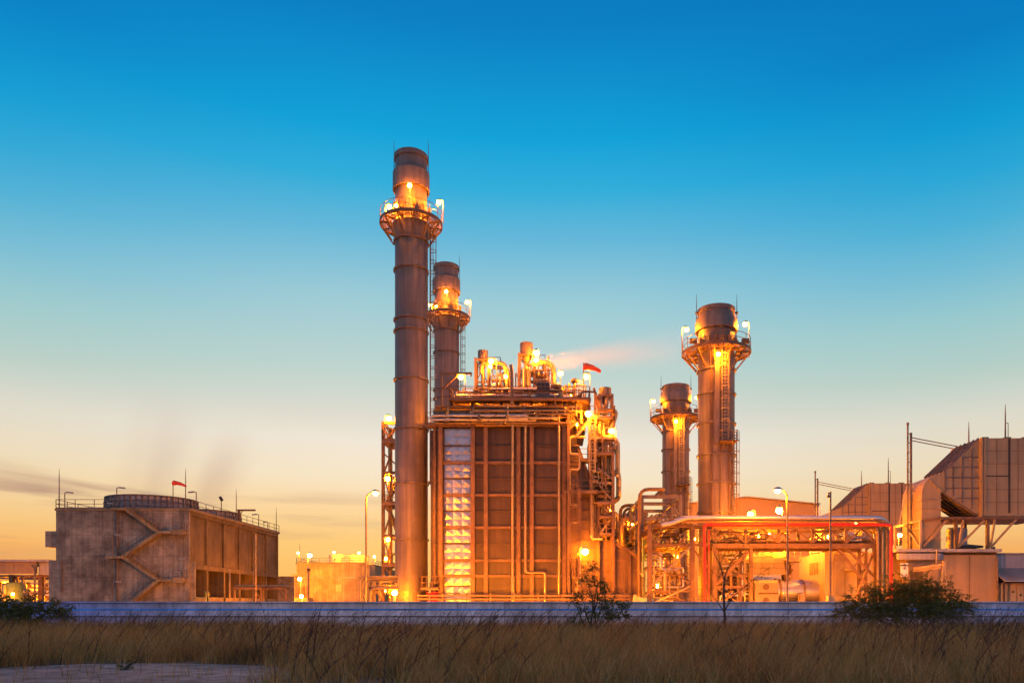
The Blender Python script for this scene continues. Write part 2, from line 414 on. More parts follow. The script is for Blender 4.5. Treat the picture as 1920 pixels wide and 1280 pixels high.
# ================================================================== CHIMNEYS
def grate_ring(mb, cx, cy, z, r0, r1, n=64):
    for j in range(n):
        a = 2*PI*j/n; c, s_ = math.cos(a), math.sin(a)
        mb.bar((cx+r0*c, cy+r0*s_, z), (cx+r1*c, cy+r1*s_, z), .10, .05)
    for r in (r0+.05, r0+(r1-r0)*.35, r0+(r1-r0)*.7):
        mb.lathe(cx, cy, [(r, z-.03), (r+.07, z-.03), (r+.07, z+.03), (r, z+.03), (r, z-.03)], 40, False)
def platform(t, cx, cy, z, r0, r1, zb, nb=12, gap=None):
    g = MB(); grate_ring(g, cx, cy, z, r0+.05, r1-.05); pf = g.build('platform', M_grate, t)
    rim = MB().lathe(cx, cy, [(r1-.06, z-.16), (r1+.02, z-.16), (r1+.02, z+.12), (r1-.06, z+.12), (r1-.06, z-.16)], 48, False)
    rim.build('rim', M_steel, pf)
    rl = MB(); k = 32
    pts = [(cx+(r1-.03)*math.cos(2*PI*j/k), cy+(r1-.03)*math.sin(2*PI*j/k), z+.1) for j in range(k)]
    for h in (.55, 1.1):
        rl.tube([(p[0], p[1], p[2]+h) for p in pts + pts[:1]], .03, 5)
    for p in pts[::2]: rl.bar(p, (p[0], p[1], p[2]+1.1), .05)
    rl.build('railing', M_steel, pf)
    for j in range(nb):
        a = 2*PI*(j+.5)/nb; c, s_ = math.cos(a), math.sin(a)
        b = MB(); b.bar((cx+r0*c, cy+r0*s_, z-.12), (cx+r1*c, cy+r1*s_, z-.12), .12, .16)
        b.bar((cx+(r0+.02)*c, cy+(r0+.02)*s_, zb), (cx+(r1-.1)*c, cy+(r1-.1)*s_, z-.2), .12)
        b.build('bracket', M_steel, t)
def ring(t, cx, cy, z, r, h=.16, name='flange_ring'):
    MB().lathe(cx, cy, [(r-.05, z-h/2), (r+.17, z-h/2), (r+.17, z+h/2), (r-.05, z+h/2), (r-.05, z-h/2)], 48, False).build(name, M_stack, t)

def make_tall_stack(label, group):
    D = 80.0; cx = X(771, D); cy_ = D; z = lambda py: Z(py, D); r = 1.655
    t = thing('exhaust_stack', (cx, cy_, 0), label, 'chimney', group)
    MB().lathe(cx, cy_, [(r, 0), (r, z(405)), (r*.98, z(404)), (r*.98, z(294)), (r*.93, z(294)), (r*.93, z(320))], 56, False).build('shell', M_stack, t)
    MB().lathe(cx, cy_, [(r*1.0, z(294)-.5), (r*1.05, z(294)-.5), (r*1.05, z(294)), (r*.98, z(294))], 56, False).build('rim', M_stack, t)
    MB().lathe(cx, cy_, [(r*.98, z(323)), (1.88, z(328)), (1.88, z(360)), (1.72, z(360)), (1.72, z(330))], 56, False).build('collar', M_stack, t)
    for py in (455, 509, 602, 623, 714, 806, 908, 1012, 1108): ring(t, cx, cy_, z(py), r)
    # widening cone under the platform
    MB().lathe(cx, cy_, [(r+.03, z(452)), (r+.28, z(428)), (r+.28, z(424))], 48, False).build('support_cone', M_stack, t)
    platform(t, cx, cy_, z(421), r+.28, 3.2, z(455), 12)
    for sg in (-1, 1):
        mb = MB(); xx = cx + sg*(r+.12)
        mb.tube([(xx, cy_, z(345)), (xx, cy_, z(280)), (xx, cy_, z(264))], .05, 6, .015)
        for py in (300, 312, 322): mb.bar((xx, cy_, z(py)), (cx+sg*r*.95, cy_, z(py)), .05)
        mb.build('lightning_rod', M_steel2, t)
    ladder(t, cx+r+.28, cy_+.3, z(905), z(424), 1, 0, True, .5, M_steel2, 1)
    mb = MB(); mb.box(cx+r+.1, cx+r+1.6, cy_-.6, cy_+1.2, z(905), z(905)+.1); mb.build('landing', M_grate, t)
    mb = MB(); mb.tube([(cx+r+.10, cy_-.5, .0), (cx+r+.10, cy_-.5, z(430))], .06, 6); mb.build('conduit', M_steel2, t)
    for (an, zz) in ((-110, 405), (-70, 402), (-40, 408), (-140, 404), (180, 404), (10, 402)):
        a = R(an); xx, yy = cx+(r+.2)*math.cos(a), cy_+(r+.2)*math.sin(a)
        mb = MB(); mb.box(xx-.16, xx+.16, yy-.12, yy+.12, z(zz)+.1, z(zz)+.75); mb.tube([(xx, yy, z(421)), (xx, yy, z(zz)+.1)], .05, 6); mb.build('probe_box', M_steel, t)
    return t
GS = 'pair of tall exhaust stacks on the left'
ts1 = make_tall_stack('tallest brown exhaust stack with lit round platform, in front at left', GS)
ts2 = dup(ts1, (X(837, 106) - X(771, 80), 26, 0), 'rear tall brown exhaust stack, right behind the tallest one, rising beside the boiler top', GS)

def make_bypass(label, group):
    D = 80.0; cx = X(1343, D); cy_ = D; z = lambda py: Z(py, D); r = 1.86
    t = thing('bypass_stack', (cx, cy_, 0), label, 'chimney', group)
    MB().lathe(cx, cy_, [(r, 0), (r, z(622)), (r*.98, z(581)), (r*.92, z(581)), (r*.92, z(600))], 56, False).build('shell', M_stack, t)
    MB().lathe(cx, cy_, [(r*.98, z(581)-.4), (r*1.03, z(581)-.4), (r*1.03, z(581)), (r*.98, z(581))], 56, False).build('rim', M_stack, t)
    MB().lathe(cx, cy_, [(r*.98, z(594)), (r*1.05, z(595)), (r*1.05, z(598)), (2.16, z(607)), (2.16, z(623)), (1.95, z(623)), (1.95, z(610))], 56, False).build('collar', M_stack, t)
    for py in (697, 742, 797, 855, 908, 962, 1040): ring(t, cx, cy_, z(py), r)
    platform(t, cx, cy_, z(662), r+.05, 3.5, z(697), 12)
    for sg in (-1, 1):
        mb = MB(); xx = cx + sg*(r+.22)
        mb.tube([(xx, cy_-.2, z(612)), (xx, cy_-.2, z(575)), (xx, cy_-.2, z(553))], .06, 6, .015)
        mb.bar((xx, cy_-.2, z(588)), (cx+sg*r*.95, cy_-.2, z(588)), .06); mb.ball((xx, cy_-.2, z(588)), .16)
        mb.build('lightning_rod', M_steel2, t)
    yf = cy_ - math.sqrt(r*r - .35*.35) - .12
    ladder(t, cx+.45, yf-.2, z(838), z(668), 0, -1, True, .6, M_cream, 1.2)
    MB().box(cx-.62, cx-.12, yf-.28, yf+.2, z(838), z(668)).build('cable_tray', M_stack, t)
    mb = MB(); mb.box(cx-.2, cx+1.5, yf-1.1, yf+.4, z(838), z(838)+.1); mb.bar((cx+.2, yf-1.0, z(838)), (cx+.2, yf+.2, z(852)), .1); mb.bar((cx+1.2, yf-1.0, z(838)), (cx+1.0, yf+.4, z(852)), .1); ld = mb.build('landing', M_grate, t)
    railing(MB(), [(cx-.2, yf+.1, z(838)), (cx-.2, yf-1.1, z(838)), (cx+1.5, yf-1.1, z(838)), (cx+1.5, yf+.3, z(838))], 1.1, 1).build('railing', M_steel, ld)
    ladder(t, cx+1.55, yf+.45, 1, z(815), .3, -.95, True, .5, M_steel, 2)
    for k, dx in enumerate((-.95, -.8, 0.0, .95)):
        mb = MB(); yy = cy_ - math.sqrt(r*r - dx*dx) - .05; mb.tube([(cx+dx, yy, 3), (cx+dx, yy, z(665))], .05, 6); mb.build('conduit', M_steel, t)
    for an in (-150, -120, -100, -82, -62, -35, -10, 170):
        a = R(an); xx, yy = cx+(r+.2)*math.cos(a), cy_+(r+.2)*math.sin(a)
        mb = MB(); mb.box(xx-.15, xx+.15, yy-.12, yy+.12, z(650), z(640)); mb.tube([(xx, yy, z(662)), (xx, yy, z(632))], .045, 6); mb.build('probe_box', M_steel, t)
    for sg in (-1, 1):
        a = R(-90 + sg*62); xx, yy = cx+3.0*math.cos(a), cy_+3.0*math.sin(a)
        MB().box(xx-.35, xx+.35, yy-.2, yy+.2, z(662)+.55, z(662)+1.0).build('junction_box', M_steel, t)
    return t
GB = 'pair of bypass stacks on the right'
bs1 = make_bypass('taller brown bypass stack with round platform and front ladder, right of the boiler', GB)
bs2 = dup(bs1, (X(1267, 108) - X(1343, 80), 28, 0), 'smaller looking bypass stack just left of and behind the other bypass stack', GB)

# stack platform lamps
def stack_lamps(dx, dy, who):
    D = 80
    for px, py, d, I, pole, base, wh in ((768, 348, 77.0, 110, None, 421, 'above the front'), (730, 388, 79.2, 120, (-.45, .2), 421, 'on the left rim'),
                                        (823, 380, 79.4, 150, (.42, .2), 424, 'on the right rim'), (743, 386, 77.6, 40, None, 421, 'low behind the left railing')):
        p = Vector(P(px, py, d)) + Vector((dx, dy, 0))
        lamp_at(p, I, f'sodium lamp {wh} of the platform of {who}', pole, Z(base, D), .2 if I > 50 else .15)
stack_lamps(0, 0, 'the tallest stack')
stack_lamps(X(837, 106) - X(771, 80), 26, 'the rear tall stack')
def bypass_lamps(dx, dy, who):
    for px, py, d, I, pole, wh in ((1287, 618, 79.6, 120, (-.42, .2), 'on the left rim'), (1397, 608, 79.6, 130, (.45, .2), 'on the right rim')):
        lamp_at(Vector(P(px, py, d)) + Vector((dx, dy, 0)), I, f'sodium lamp {wh} of the platform of {who}', pole, Z(672, 80), .2)
    p = Vector(P(1347, 664, 76.9)) + Vector((dx, dy, 0))
    lamp_at(p, 170, f'sodium lamp under the platform of {who}, above its ladder', (.0, .35), p.z+.1, .2)
bypass_lamps(0, 0, 'the taller bypass stack')
bypass_lamps(X(1267, 108) - X(1343, 80), 28, 'the smaller looking bypass stack')

# ================================================================== BOILER (unit in front)
BD = 75.0
bx = lambda px: X(px, BD)
bz = lambda py: Z(py, BD)
boiler = thing('steam_boiler', (bx(945), BD+5, 0), 'huge brown clad boiler block with columns, girts and one strip of silver cladding', 'boiler')
ztop = bz(796)
MB().box(bx(826), bx(1058), BD+.45, BD+10, 0, ztop-.02).build('casing', M_panel, boiler)
MB().box(bx(804), bx(826)-.02, BD+1.1, BD+9.4, 0, bz(802)).build('outlet_duct', M_panel, boiler)
for px in (826, 886.5, 911, 972, 997, 1058):
    c = MB(); xx = bx(px); w_ = .19
    c.box(xx-w_, xx+w_, BD-.10, BD-.04, 0, bz(770)); c.box(xx-w_, xx+w_, BD+.36, BD+.42, 0, bz(770)); c.box(xx-.05, xx+.05, BD-.04, BD+.36, 0, bz(770))
    c.build('column', M_steel, boiler)
for i, py in enumerate((834, 866, 896, 927, 957, 988, 1018, 1050, 1079, 1098, 1115)):
    thick = i in (1, 3, 5, 7, 8)
    for a, b in ((826, 886.5), (886.5, 911), (911, 972), (972, 997), (997, 1058)):
        if (a, b) == (826, 886.5) and not thick: d = .16
        else: d = .26 if thick else .14
        g = MB(); zz = bz(py); hh = .13 if thick else .06
        g.box(bx(a)+.2, bx(b)-.2, BD+.45-d, BD+.44, zz-hh, zz+hh); g.build('girt', M_steel if thick else M_panel, boiler)
    g = MB(); zz = bz(py) ; g.box(bx(804)+.05, bx(826)-.25, BD+.92, BD+1.09, zz-.07, zz+.07); g.build('girt', M_panel, boiler)
# silver quilted cladding between the first two columns
yy = [800, 834, 866, 896, 927, 957, 988, 1018, 1050, 1079, 1098, 1115, 1130]
for a, b in zip(yy, yy[1:]):
    q = MB(); z1, z0 = bz(a)-.05, bz(b)+.05; nr = 2 if (b-a) > 25 else 1
    x0_, x1_ = bx(831)+.05, bx(882.5)-.02
    for r_ in range(nr):
        for c_ in range(3):
            xa = x0_ + (x1_-x0_)*c_/3; xb = x0_ + (x1_-x0_)*(c_+1)/3; za = z0 + (z1-z0)*r_/nr; zb_ = z0 + (z1-z0)*(r_+1)/nr
            hgt = rnd.uniform(.05, .12); j = lambda s=.08: rnd.uniform(-s, s)
            q.add([(xa, BD+.40+j(.012), za), (xb, BD+.40+j(.012), za), (xb, BD+.40+j(.012), zb_), (xa, BD+.40+j(.012), zb_), ((xa+xb)/2+j(), BD+.40-hgt, (za+zb_)/2+j())],
                  [(0,1,4),(1,2,4),(2,3,4),(3,0,4)])
    q.build('silver_cladding', M_silver, boiler, smooth=False)
# front pipes
def bpipe(pts, r, m=M_pipe, D=BD-.35, par=None, name='pipe'):
    o = MB(); pipe(o, [(X(p[0], p[2] if len(p) > 2 else D), p[2] if len(p) > 2 else D, Z(p[1], p[2] if len(p) > 2 else D)) for p in pts], r)
    return o.build(name, m, par or boiler)
bpipe([(961, 757), (961, 1079)], .13)
bpipe([(961, 1079), (961.5, 1130)], .2)
bpipe([(985, 797), (985, 1073), (1022, 1073), (1022, 1130)], .11)
bpipe([(1048, 762), (1048, 1117)], .12)
bpipe([(893, 797), (983, 797)], .08)
bpipe([(1012, 762), (1050, 762)], .1, D=BD-.6)
bpipe([(1041, 740), (1041, 762)], .08, D=BD-.6)
bpipe([(806, 783), (812, 779), (990, 779)], .13, M_spipe, BD-.7)
bpipe([(806, 789), (812, 786.5), (990, 786.5)], .13, M_spipe, BD-.7)
for px in (880, 915, 940): bpipe([(px, 790), (px, 797)], .05, D=BD-.7)
# low pipes and rails along the foot
for py, rr in ((1116, .09), (1122.5, .08)): bpipe([(782, py), (1180, py)], rr, D=BD-1.5)
for px in range(790, 1180, 44):
    o = MB(); o.bar((bx(px), BD-1.5, 0), (bx(px), BD-1.5, bz(1112)), .14); o.build('pipe_post', M_steel, boiler)
# deck and under-deck steel
d0, d1 = BD-1.0, BD+10.6
deck = MB(); zd = bz(752)
deck.box(bx(846), bx(1105), d0, d1, zd-.10, zd); dk = deck.build('top_deck', M_grate, boiler)
e = MB(); e.box(bx(846)-.1, bx(1105)+.1, d0-.1, d0, bz(755.5), bz(751)); e.box(bx(846)-.1, bx(846), d0, d1, bz(755.5), bz(751)); e.box(bx(1105), bx(1105)+.1, d0, d1, bz(755.5), bz(751)); e.build('edge_beam', M_steel, dk)
railing(MB(), [(bx(1105), d1, zd), (bx(1105), d0, zd), (bx(846), d0, zd), (bx(846), d1, zd)], 1.15, 1.5, .055).build('railing', M_steel, dk)
u = MB(); zu = bz(796)
u.box(bx(808), bx(1062), BD-.25, BD+.1, zu-.18, zu+.12); u.build('ring_beam', M_steel, boiler)
for px in (846, 886, 911, 940, 972, 997, 1030, 1058, 1085):
    o = MB(); o.box(bx(px)-.13, bx(px)+.13, BD-.1, BD+.16, bz(796), zd-.1); o.build('stub_column', M_steel, boiler)
for a, b in ((846, 886), (911, 940), (972, 997), (1030, 1058), (1058, 1085)):
    o = MB(); xbrace(o, (bx(a), BD+.1, bz(794)), (bx(b), BD+.1, bz(794)), (bx(b), BD+.1, bz(760)), (bx(a), BD+.1, bz(760)), .09); o.build('brace', M_steel, boiler)
o = MB(); o.box(bx(826), bx(1100), BD+2.5, BD+10, ztop, ztop+1.2); o.build('header_casing', M_panel, boiler)
# random small piping between roof and deck and on the deck
def clutter(par, x0, x1, y0, y1, z0, z1, n, rr=(.05, .14), mats=None, seed=1, name='small_pipe', valves=True):
    g = random.Random(seed); mats = mats or [M_pipe, M_steel, M_spipe, M_steel]
    for i in range(n):
        p = [g.uniform(x0, x1), g.uniform(y0, y1), g.uniform(z0, z1)]; pts = [tuple(p)]; ax = g.choice((0, 0, 2))
        for k in range(g.randint(2, 5)):
            lo, hi = ((x0, x1), (y0, y1), (z0, z1))[ax]
            L = g.uniform(.25, .7)*(hi-lo); p[ax] = p[ax]+L if p[ax]+L < hi else max(lo, p[ax]-L)
            pts.append(tuple(p)); ax = g.choice([a for a in (0, 1, 2, 2, 0) if a != ax])
        r_ = g.uniform(*rr); o = MB(); pipe(o, pts, r_, r_*2.5, 7)
        for q in pts[1:-1]:
            if valves and g.random() < .5:
                o.lathe(q[0], q[1], [(r_*1.8, q[2]-r_*.4), (r_*1.8, q[2]+r_*.4)], 10)
                o.tube([q, (q[0], q[1]-.25, q[2]+.2)], .03, 5); o.ball((q[0], q[1]-.25, q[2]+.2), .10, 8, 4, .4)
        o.build(name, g.choice(mats), par)
for py, dd, rr, m_ in ((762, -.75, .09, M_steel), (767, -.5, .13, M_pipe), (772, -.3, .08, M_cream), (776, -.6, .1, M_steel2), (793, -.55, .08, M_pipe), (764, .4, .16, M_steel), (770, .9, .12, M_pipe)):
    bpipe([(815+4*rr, py), (1062+60*rr, py)], rr, m_, BD+dd)
g_ = random.Random(77)
for k in range(30):
    px = g_.uniform(820, 1100); bpipe([(px, g_.uniform(756, 764)), (px, g_.uniform(770, 796))], g_.uniform(.05, .11), g_.choice([M_pipe, M_cream, M_steel, M_steel2]), BD+g_.uniform(-.85, .6))
clutter(boiler, bx(815), bx(1100), BD-.9, BD+.8, bz(795), bz(759), 40, (.05, .12), [M_pipe, M_steel, M_steel2, M_cream], seed=3)

# ---- things on the deck
drum = thing('steam_drum', (bx(935), BD+4, zd), 'short horizontal insulated drum on the boiler deck below the left silencer', 'drum')
def hdrum(t, x0, x1, y, z, r, m=M_pipe):
    o = MB(); n = 20
    pr = [(x0-r*.45, .01), (x0-r*.35, r*.55), (x0-r*.15, r*.85), (x0, r), (x1, r), (x1+r*.15, r*.85), (x1+r*.35, r*.55), (x1+r*.45, .01)]
    vs = []; fs = []
    for xx, rr in pr:
        for j in range(n): vs.append((xx, y+rr*math.cos(2*PI*j/n), z+rr*math.sin(2*PI*j/n)))
    for i in range(len(pr)-1):
        for j in range(n): a = i*n+j; b = i*n+(j+1) % n; fs.append((a, b, b+n, a+n))
    o.add(vs, fs); o.build('vessel', m, t)
    for f in (.2, .8):
        xx = x0+(x1-x0)*f; b = MB(); b.box(xx-.15, xx+.15, y-r*.8, y+r*.8, z-r-.35, z-r*.6); b.build('saddle', M_steel, t)
    for f in (.15, .35, .5, .7, .9):
        b = MB(); xx = x0+(x1-x0)*f; b.tube([(xx, y, z+r*.9), (xx, y, z+r+.5)], .1, 8); b.ball((xx, y, z+r+.5), .16); b.build('nozzle', M_pipe, t)
hdrum(drum, bx(925), bx(951), BD+2.5, bz(735), .75)
drum2 = thing('steam_drum', (bx(1010), BD+5, zd), 'long horizontal insulated drum lying on the boiler deck behind the dark cabinet', 'drum')
hdrum(drum2, bx(975), bx(1060), BD+5.5, bz(734), .8)
drum3 = thing('steam_drum', (bx(875), BD+5, zd), 'low insulated vessel on the left end of the boiler deck', 'drum')
hdrum(drum3, bx(868), bx(905), BD+3.2, bz(741), .45)

def silencer(px0, px1, ytop, ybot, pxl, pxr, base_z, D, label, nb=2):
    s = D/F; cx = (X(px0, D)+X(px1, D))/2; r = (px1-px0)/2*s
    t = thing('vent_silencer', (cx, D, base_z), label, 'silencer', 'steam vent silencers on the boiler')
    zt_, zb_ = Z(ytop, D), Z(ybot, D)
    MB().lathe(cx, D, [(r, zb_), (r, zt_), (r*.92, zt_), (r*.92, zt_-.3)], 28, False).build('drum', M_stack, t)
    MB().lathe(cx, D, [(r*.35, zb_-.8), (r*.8, zb_-.05), (r, zb_)], 28).build('cone', M_steel2, t)
    MB().tube([(cx, D, base_z), (cx, D, zb_-.8)], r*.38, 12).build('inlet_pipe', M_pipe, t)
    xl, xr = X(pxl, D), X(pxr, D); hw = .7
    for xx in (xl, xr):
        for yy in (D-hw, D+hw): MB().box(xx-.12, xx+.12, yy-.12, yy+.12, base_z, zb_+.1).build('post', M_steel, t)
    nz = nb
    for k in range(nz+1):
        z_ = base_z + (zb_-base_z)*k/nz + (.0 if k < nz else -.05); b = MB()
        for yy in (D-hw, D+hw): b.bar((xl, yy, z_), (xr, yy, z_), .14)
        for xx in (xl, xr): b.bar((xx, D-hw, z_), (xx, D+hw, z_), .14)
        if k: b.build('beam', M_steel, t)
    b = MB(); dz = (zb_-base_z)/nz
    for k in range(nz):
        z_ = base_z+dz*k
        b.bar((xl, D-hw, z_), (xr, D-hw, z_+dz), .09) if k % 2 else b.bar((xr, D-hw, z_), (xl, D-hw, z_+dz), .09)
        b.bar((xl, D+hw, z_+dz), (xr, D+hw, z_), .09)
    b.build('brace', M_steel, t)
    return t
silencer(896, 915, 658, 677, 893, 917, zd, BD+2.2, 'left and slimmer steam vent silencer on a steel frame above the boiler deck')
silencer(975, 999, 644, 668, 974, 1002, zd, BD+2.2, 'larger steam vent silencer beside the brightest lamp above the boiler deck', 3)
silencer(1123, 1146, 728, 744, 1123, 1147, 0, BD+2.6, 'lowest steam vent silencer at the right end of the boiler, on a tall narrow frame', 8)

def loose_pipe(pts, r, label, m=M_pipe, rad=None, name='steam_pipe', group='steam pipes on the boiler'):
    o = MB(); w_ = [P(*p) for p in pts]; pipe(o, w_, r, rad or r*3, 10)
    return tag(o.build(name, m, None, w_[0]), label, 'pipe', group)
loose_pipe([(902, 700, 76.5), (902, 684, 76.5), (949, 679, 76.5), (949, 752, 76.5)], .2, 'fat bent pipe arching from the left silencer down to the boiler deck', rad=.8)
loose_pipe([(953, 752, 78), (953, 690, 78), (925, 690, 78)], .14, 'thinner bent pipe nested just under the arching pipe by the left silencer')
loose_pipe([(1000, 680, 76.8), (1038, 680, 76.8), (1038, 752, 76.8)], .26, 'fat bent pipe arching from the larger silencer down to the deck', rad=.9)
loose_pipe([(1028, 668, 78), (1028, 752, 78)], .12, 'thin upright pipe under the brightest lamp on the deck')
loose_pipe([(984, 690, 76.4), (984, 752, 76.4)], .22, 'left of two short upright pipes under the larger silencer')
loose_pipe([(992, 690, 76.4), (992, 752, 76.4)], .22, 'right of two short upright pipes under the larger silencer')
loose_pipe([(1033, 722, 75.5), (1052, 722, 75.5), (1052, 752, 75.5)], .2, 'low bent pipe right of the dark cabinet on the deck', rad=.6)
loose_pipe([(958, 684, 74.2), (959.5, 697, 74.2), (960, 757, 74.2)], .19, 'dark upright vent pipe in front of the deck, blowing steam from its tip', M_steel2)
for k, (px, dd, hh) in enumerate(((1060, 77, 722), (1067, 77.5, 719), (1077, 76.5, 716))):
    t = thing('relief_valve', (X(px, dd), dd, zd), ['first upright relief valve from the left on the right half of the deck', 'second upright relief valve on the right half of the deck', 'upright relief valve with a dark round cap on the deck'][k], 'valve', 'relief valves on the deck')
    MB().lathe(X(px, dd), dd, [(.16, zd), (.16, zd+.5), (.3, zd+.55), (.3, zd+.7), (.18, zd+.75), (.14, Z(hh, dd))], 14).build('body', M_pipe, t)
    MB().tube(bend([(X(px, dd), dd, zd+.6), (X(px, dd)+.45, dd, zd+.6), (X(px, dd)+.45, dd, zd+1.5)], .2), .09, 8).build('outlet', M_pipe, t)
    if k == 2: MB().ball((X(px, dd), dd, Z(hh, dd)+.1), .38, 12, 8, .7).build('cap', M_steel2, t)
cb = thing('control_cabinet', (X(1018.5, 74.8), 75.2, zd), 'dark double door cabinet standing on the front edge of the boiler deck', 'cabinet')
MB().box(X(1006, 74.8), X(1031, 74.8), 74.8, 75.6, Z(748, 74.8), Z(716, 74.8)).build('body', M_steel2, cb)
for a, b in ((1007.5, 1013.5), (1015.5, 1021), (1023, 1029.5)): MB().box(X(a, 74.8), X(b, 74.8), 74.75, 74.8, Z(729, 74.8), Z(718.5, 74.8)).build('door', M_dark, cb)
MB().box(X(1005, 74.8), X(1032, 74.8), 74.7, 74.8, Z(733, 74.8), Z(730, 74.8)).build('shelf', M_steel, cb)
dkc = thing('deck_pipework', (bx(970), BD+3, zd), 'tangle of lit small pipes and valves covering the boiler deck', 'pipework')
clutter(dkc, bx(855), bx(1100), BD+.2, BD+6, zd+.1, bz(724), 46, (.05, .16), [M_pipe, M_pipe, M_spipe, M_steel], 5)
clutter(dkc, bx(920), bx(952), BD+.5, BD+3.5, zd+.4, bz(690), 12, (.05, .1), [M_pipe, M_steel], 6)
clutter(dkc, bx(985), bx(1036), BD+.8, BD+4.5, zd+.4, bz(672), 16, (.05, .12), [M_pipe, M_steel], 9)
# small walkways among them
for (a, b, py, lab) in ((918, 945, 712, 'small raised walkway with railing beside the left silencer'), (1000, 1030, 700, 'small raised walkway with railing right of the larger silencer')):
    D = BD+1.2; t = thing('walkway', (X((a+b)/2, D), D, zd), lab, 'walkway')
    zz = Z(py+14, D); MB().box(X(a, D), X(b, D), D, D+1.3, zz-.08, zz).build('floor', M_grate, t)
    railing(MB(), [(X(a, D), D+1.3, zz), (X(a, D), D, zz), (X(b, D), D, zz), (X(b, D), D+1.3, zz)], 1.1, 1, .05).build('railing', M_steel, t)
    for xx in (X(a, D)+.1, X(b, D)-.1):
        for yy_ in (D+.1, D+1.2): MB().bar((xx, yy_, zd), (xx, yy_, zz-.08), .1).build('leg', M_steel, t)
# slender frames, ladders and braces between the vessels
fr = thing('scaffold', (bx(985), BD+3, zd), 'slender lit steel frames with ladders rising between the vessels of the boiler deck', 'frame')
for k, (a, b, D_, top) in enumerate(((869, 889, 77, 728), (918, 938, 78.6, 688), (938, 956, 76.6, 700), (967, 983, 77.8, 700), (1002, 1022, 78.8, 684), (1022, 1040, 76.9, 700), (1056, 1074, 78.4, 726), (1080, 1098, 77.2, 722))):
    zt_ = Z(top, D_); xa, xb = X(a, D_), X(b, D_)
    for xx in (xa, xb): MB().box(xx-.07, xx+.07, D_-.07, D_+.07, zd, zt_).build('post', M_steel, fr)
    n_ = max(1, int((zt_-zd)/1.2)); o = MB()
    for i in range(n_+1): z_ = zd+.5+(zt_-zd-.5)*i/n_; o.bar((xa, D_, z_), (xb, D_, z_), .09)
    o.build('beam', M_steel, fr)
    o = MB(); o.bar((xa, D_-.02, zd), (xb, D_-.02, zd+(zt_-zd)*.5), .07); o.bar((xb, D_-.02, zd+(zt_-zd)*.5), (xa, D_-.02, zt_), .07); o.build('brace', M_steel2, fr)
    if k % 2: ladder(fr, (xa+xb)/2, D_-.25, zd, zt_+.6, 0, -1, False, .42, M_cream)
    if k in (1, 4): railing(MB(), [(xa, D_+.9, zt_), (xa, D_, zt_), (xb, D_, zt_), (xb, D_+.9, zt_)], 1.0, .6, .05).build('railing', M_steel, fr)
# windsock on the boiler
def windsock(px_pole, py_top, py_base, D, tip, r0, r1, label, base_z=None):
    x_, z_ = X(px_pole, D), Z(py_top, D); bz_ = Z(py_base, D)
    t = thing('windsock', (x_, D, bz_), label, 'windsock')
    MB().tube([(x_, D, bz_), (x_, D, z_+r0)], .05, 6).build('pole', M_steel, t)
    a = Vector((x_+.06, D-.05, z_)); b = Vector((X(tip[0], D), D-.3, Z(tip[1], D))); m_ = MB()
    pts = [a.lerp(b, k/8) + Vector((0, 0, .12*math.sin(k/8*PI))) for k in range(9)]
    n = 14; vs = []; fs = []; d = (b-a).normalized(); up = Vector((0,0,1)); sd_ = d.cross(up).normalized(); u2 = sd_.cross(d)
    for i, p in enumerate(pts):
        rr = r0 + (r1-r0)*i/8
        for j in range(n): vs.append(p + sd_*(rr*math.cos(2*PI*j/n)) + u2*(rr*(1+.08*math.sin(i*2.1))*math.sin(2*PI*j/n)))
    for i in range(8):
        for j in range(n): q = i*n+j; q2 = i*n+(j+1) % n; fs.append((q, q2, q2+n, q+n))
    m_.add(vs, fs).build('sock', M_sock, t)
    return t
windsock(1094, 687, 752, 75.2, (1126, 698), .36, .14, 'red windsock streaming to the right above the boiler deck')
# davit crane at left end of deck
dv = thing('davit_crane', (X(828, 74.6), 74.6, bz(758)), 'angled davit beam on a post at the left corner of the boiler top', 'crane')
MB().bar((X(828, 74.6), 74.6, bz(790)), (X(828, 74.6), 74.6, bz(705)), .2).build('post', M_steel, dv)
MB().bar((X(824, 74.6), 74.6, bz(703)), (X(884, 74.6), 74.6, bz(702)), .16, .2).build('boom', M_steel, dv)
MB().bar((X(828, 74.6), 74.6, bz(733)), (X(857, 74.6), 74.6, bz(705)), .16).build('brace', M_steel, dv)
MB().bar((X(883.5, 74.6), 74.6, bz(708)), (X(883.5, 74.6), 74.6, bz(700)), .12).build('stop', M_steel, dv)
# walkway between stack and boiler
wk = thing('link_walkway', (bx(815), BD+1, bz(797)), 'short railed walkway between the tallest stack and the boiler top', 'walkway')
zz = bz(793); MB().box(bx(797), bx(846), BD+.3, BD+1.9, zz-.15, zz).build('floor', M_grate, wk)
railing(MB(), [(bx(797), BD+1.9, zz), (bx(797), BD+.3, zz), (bx(846), BD+.3, zz)], 1.1, .9, .05).build('railing', M_steel, wk)
MB().bar((bx(812), BD+1, 0), (bx(812), BD+1, zz-.15), .22).build('post', M_steel, wk)

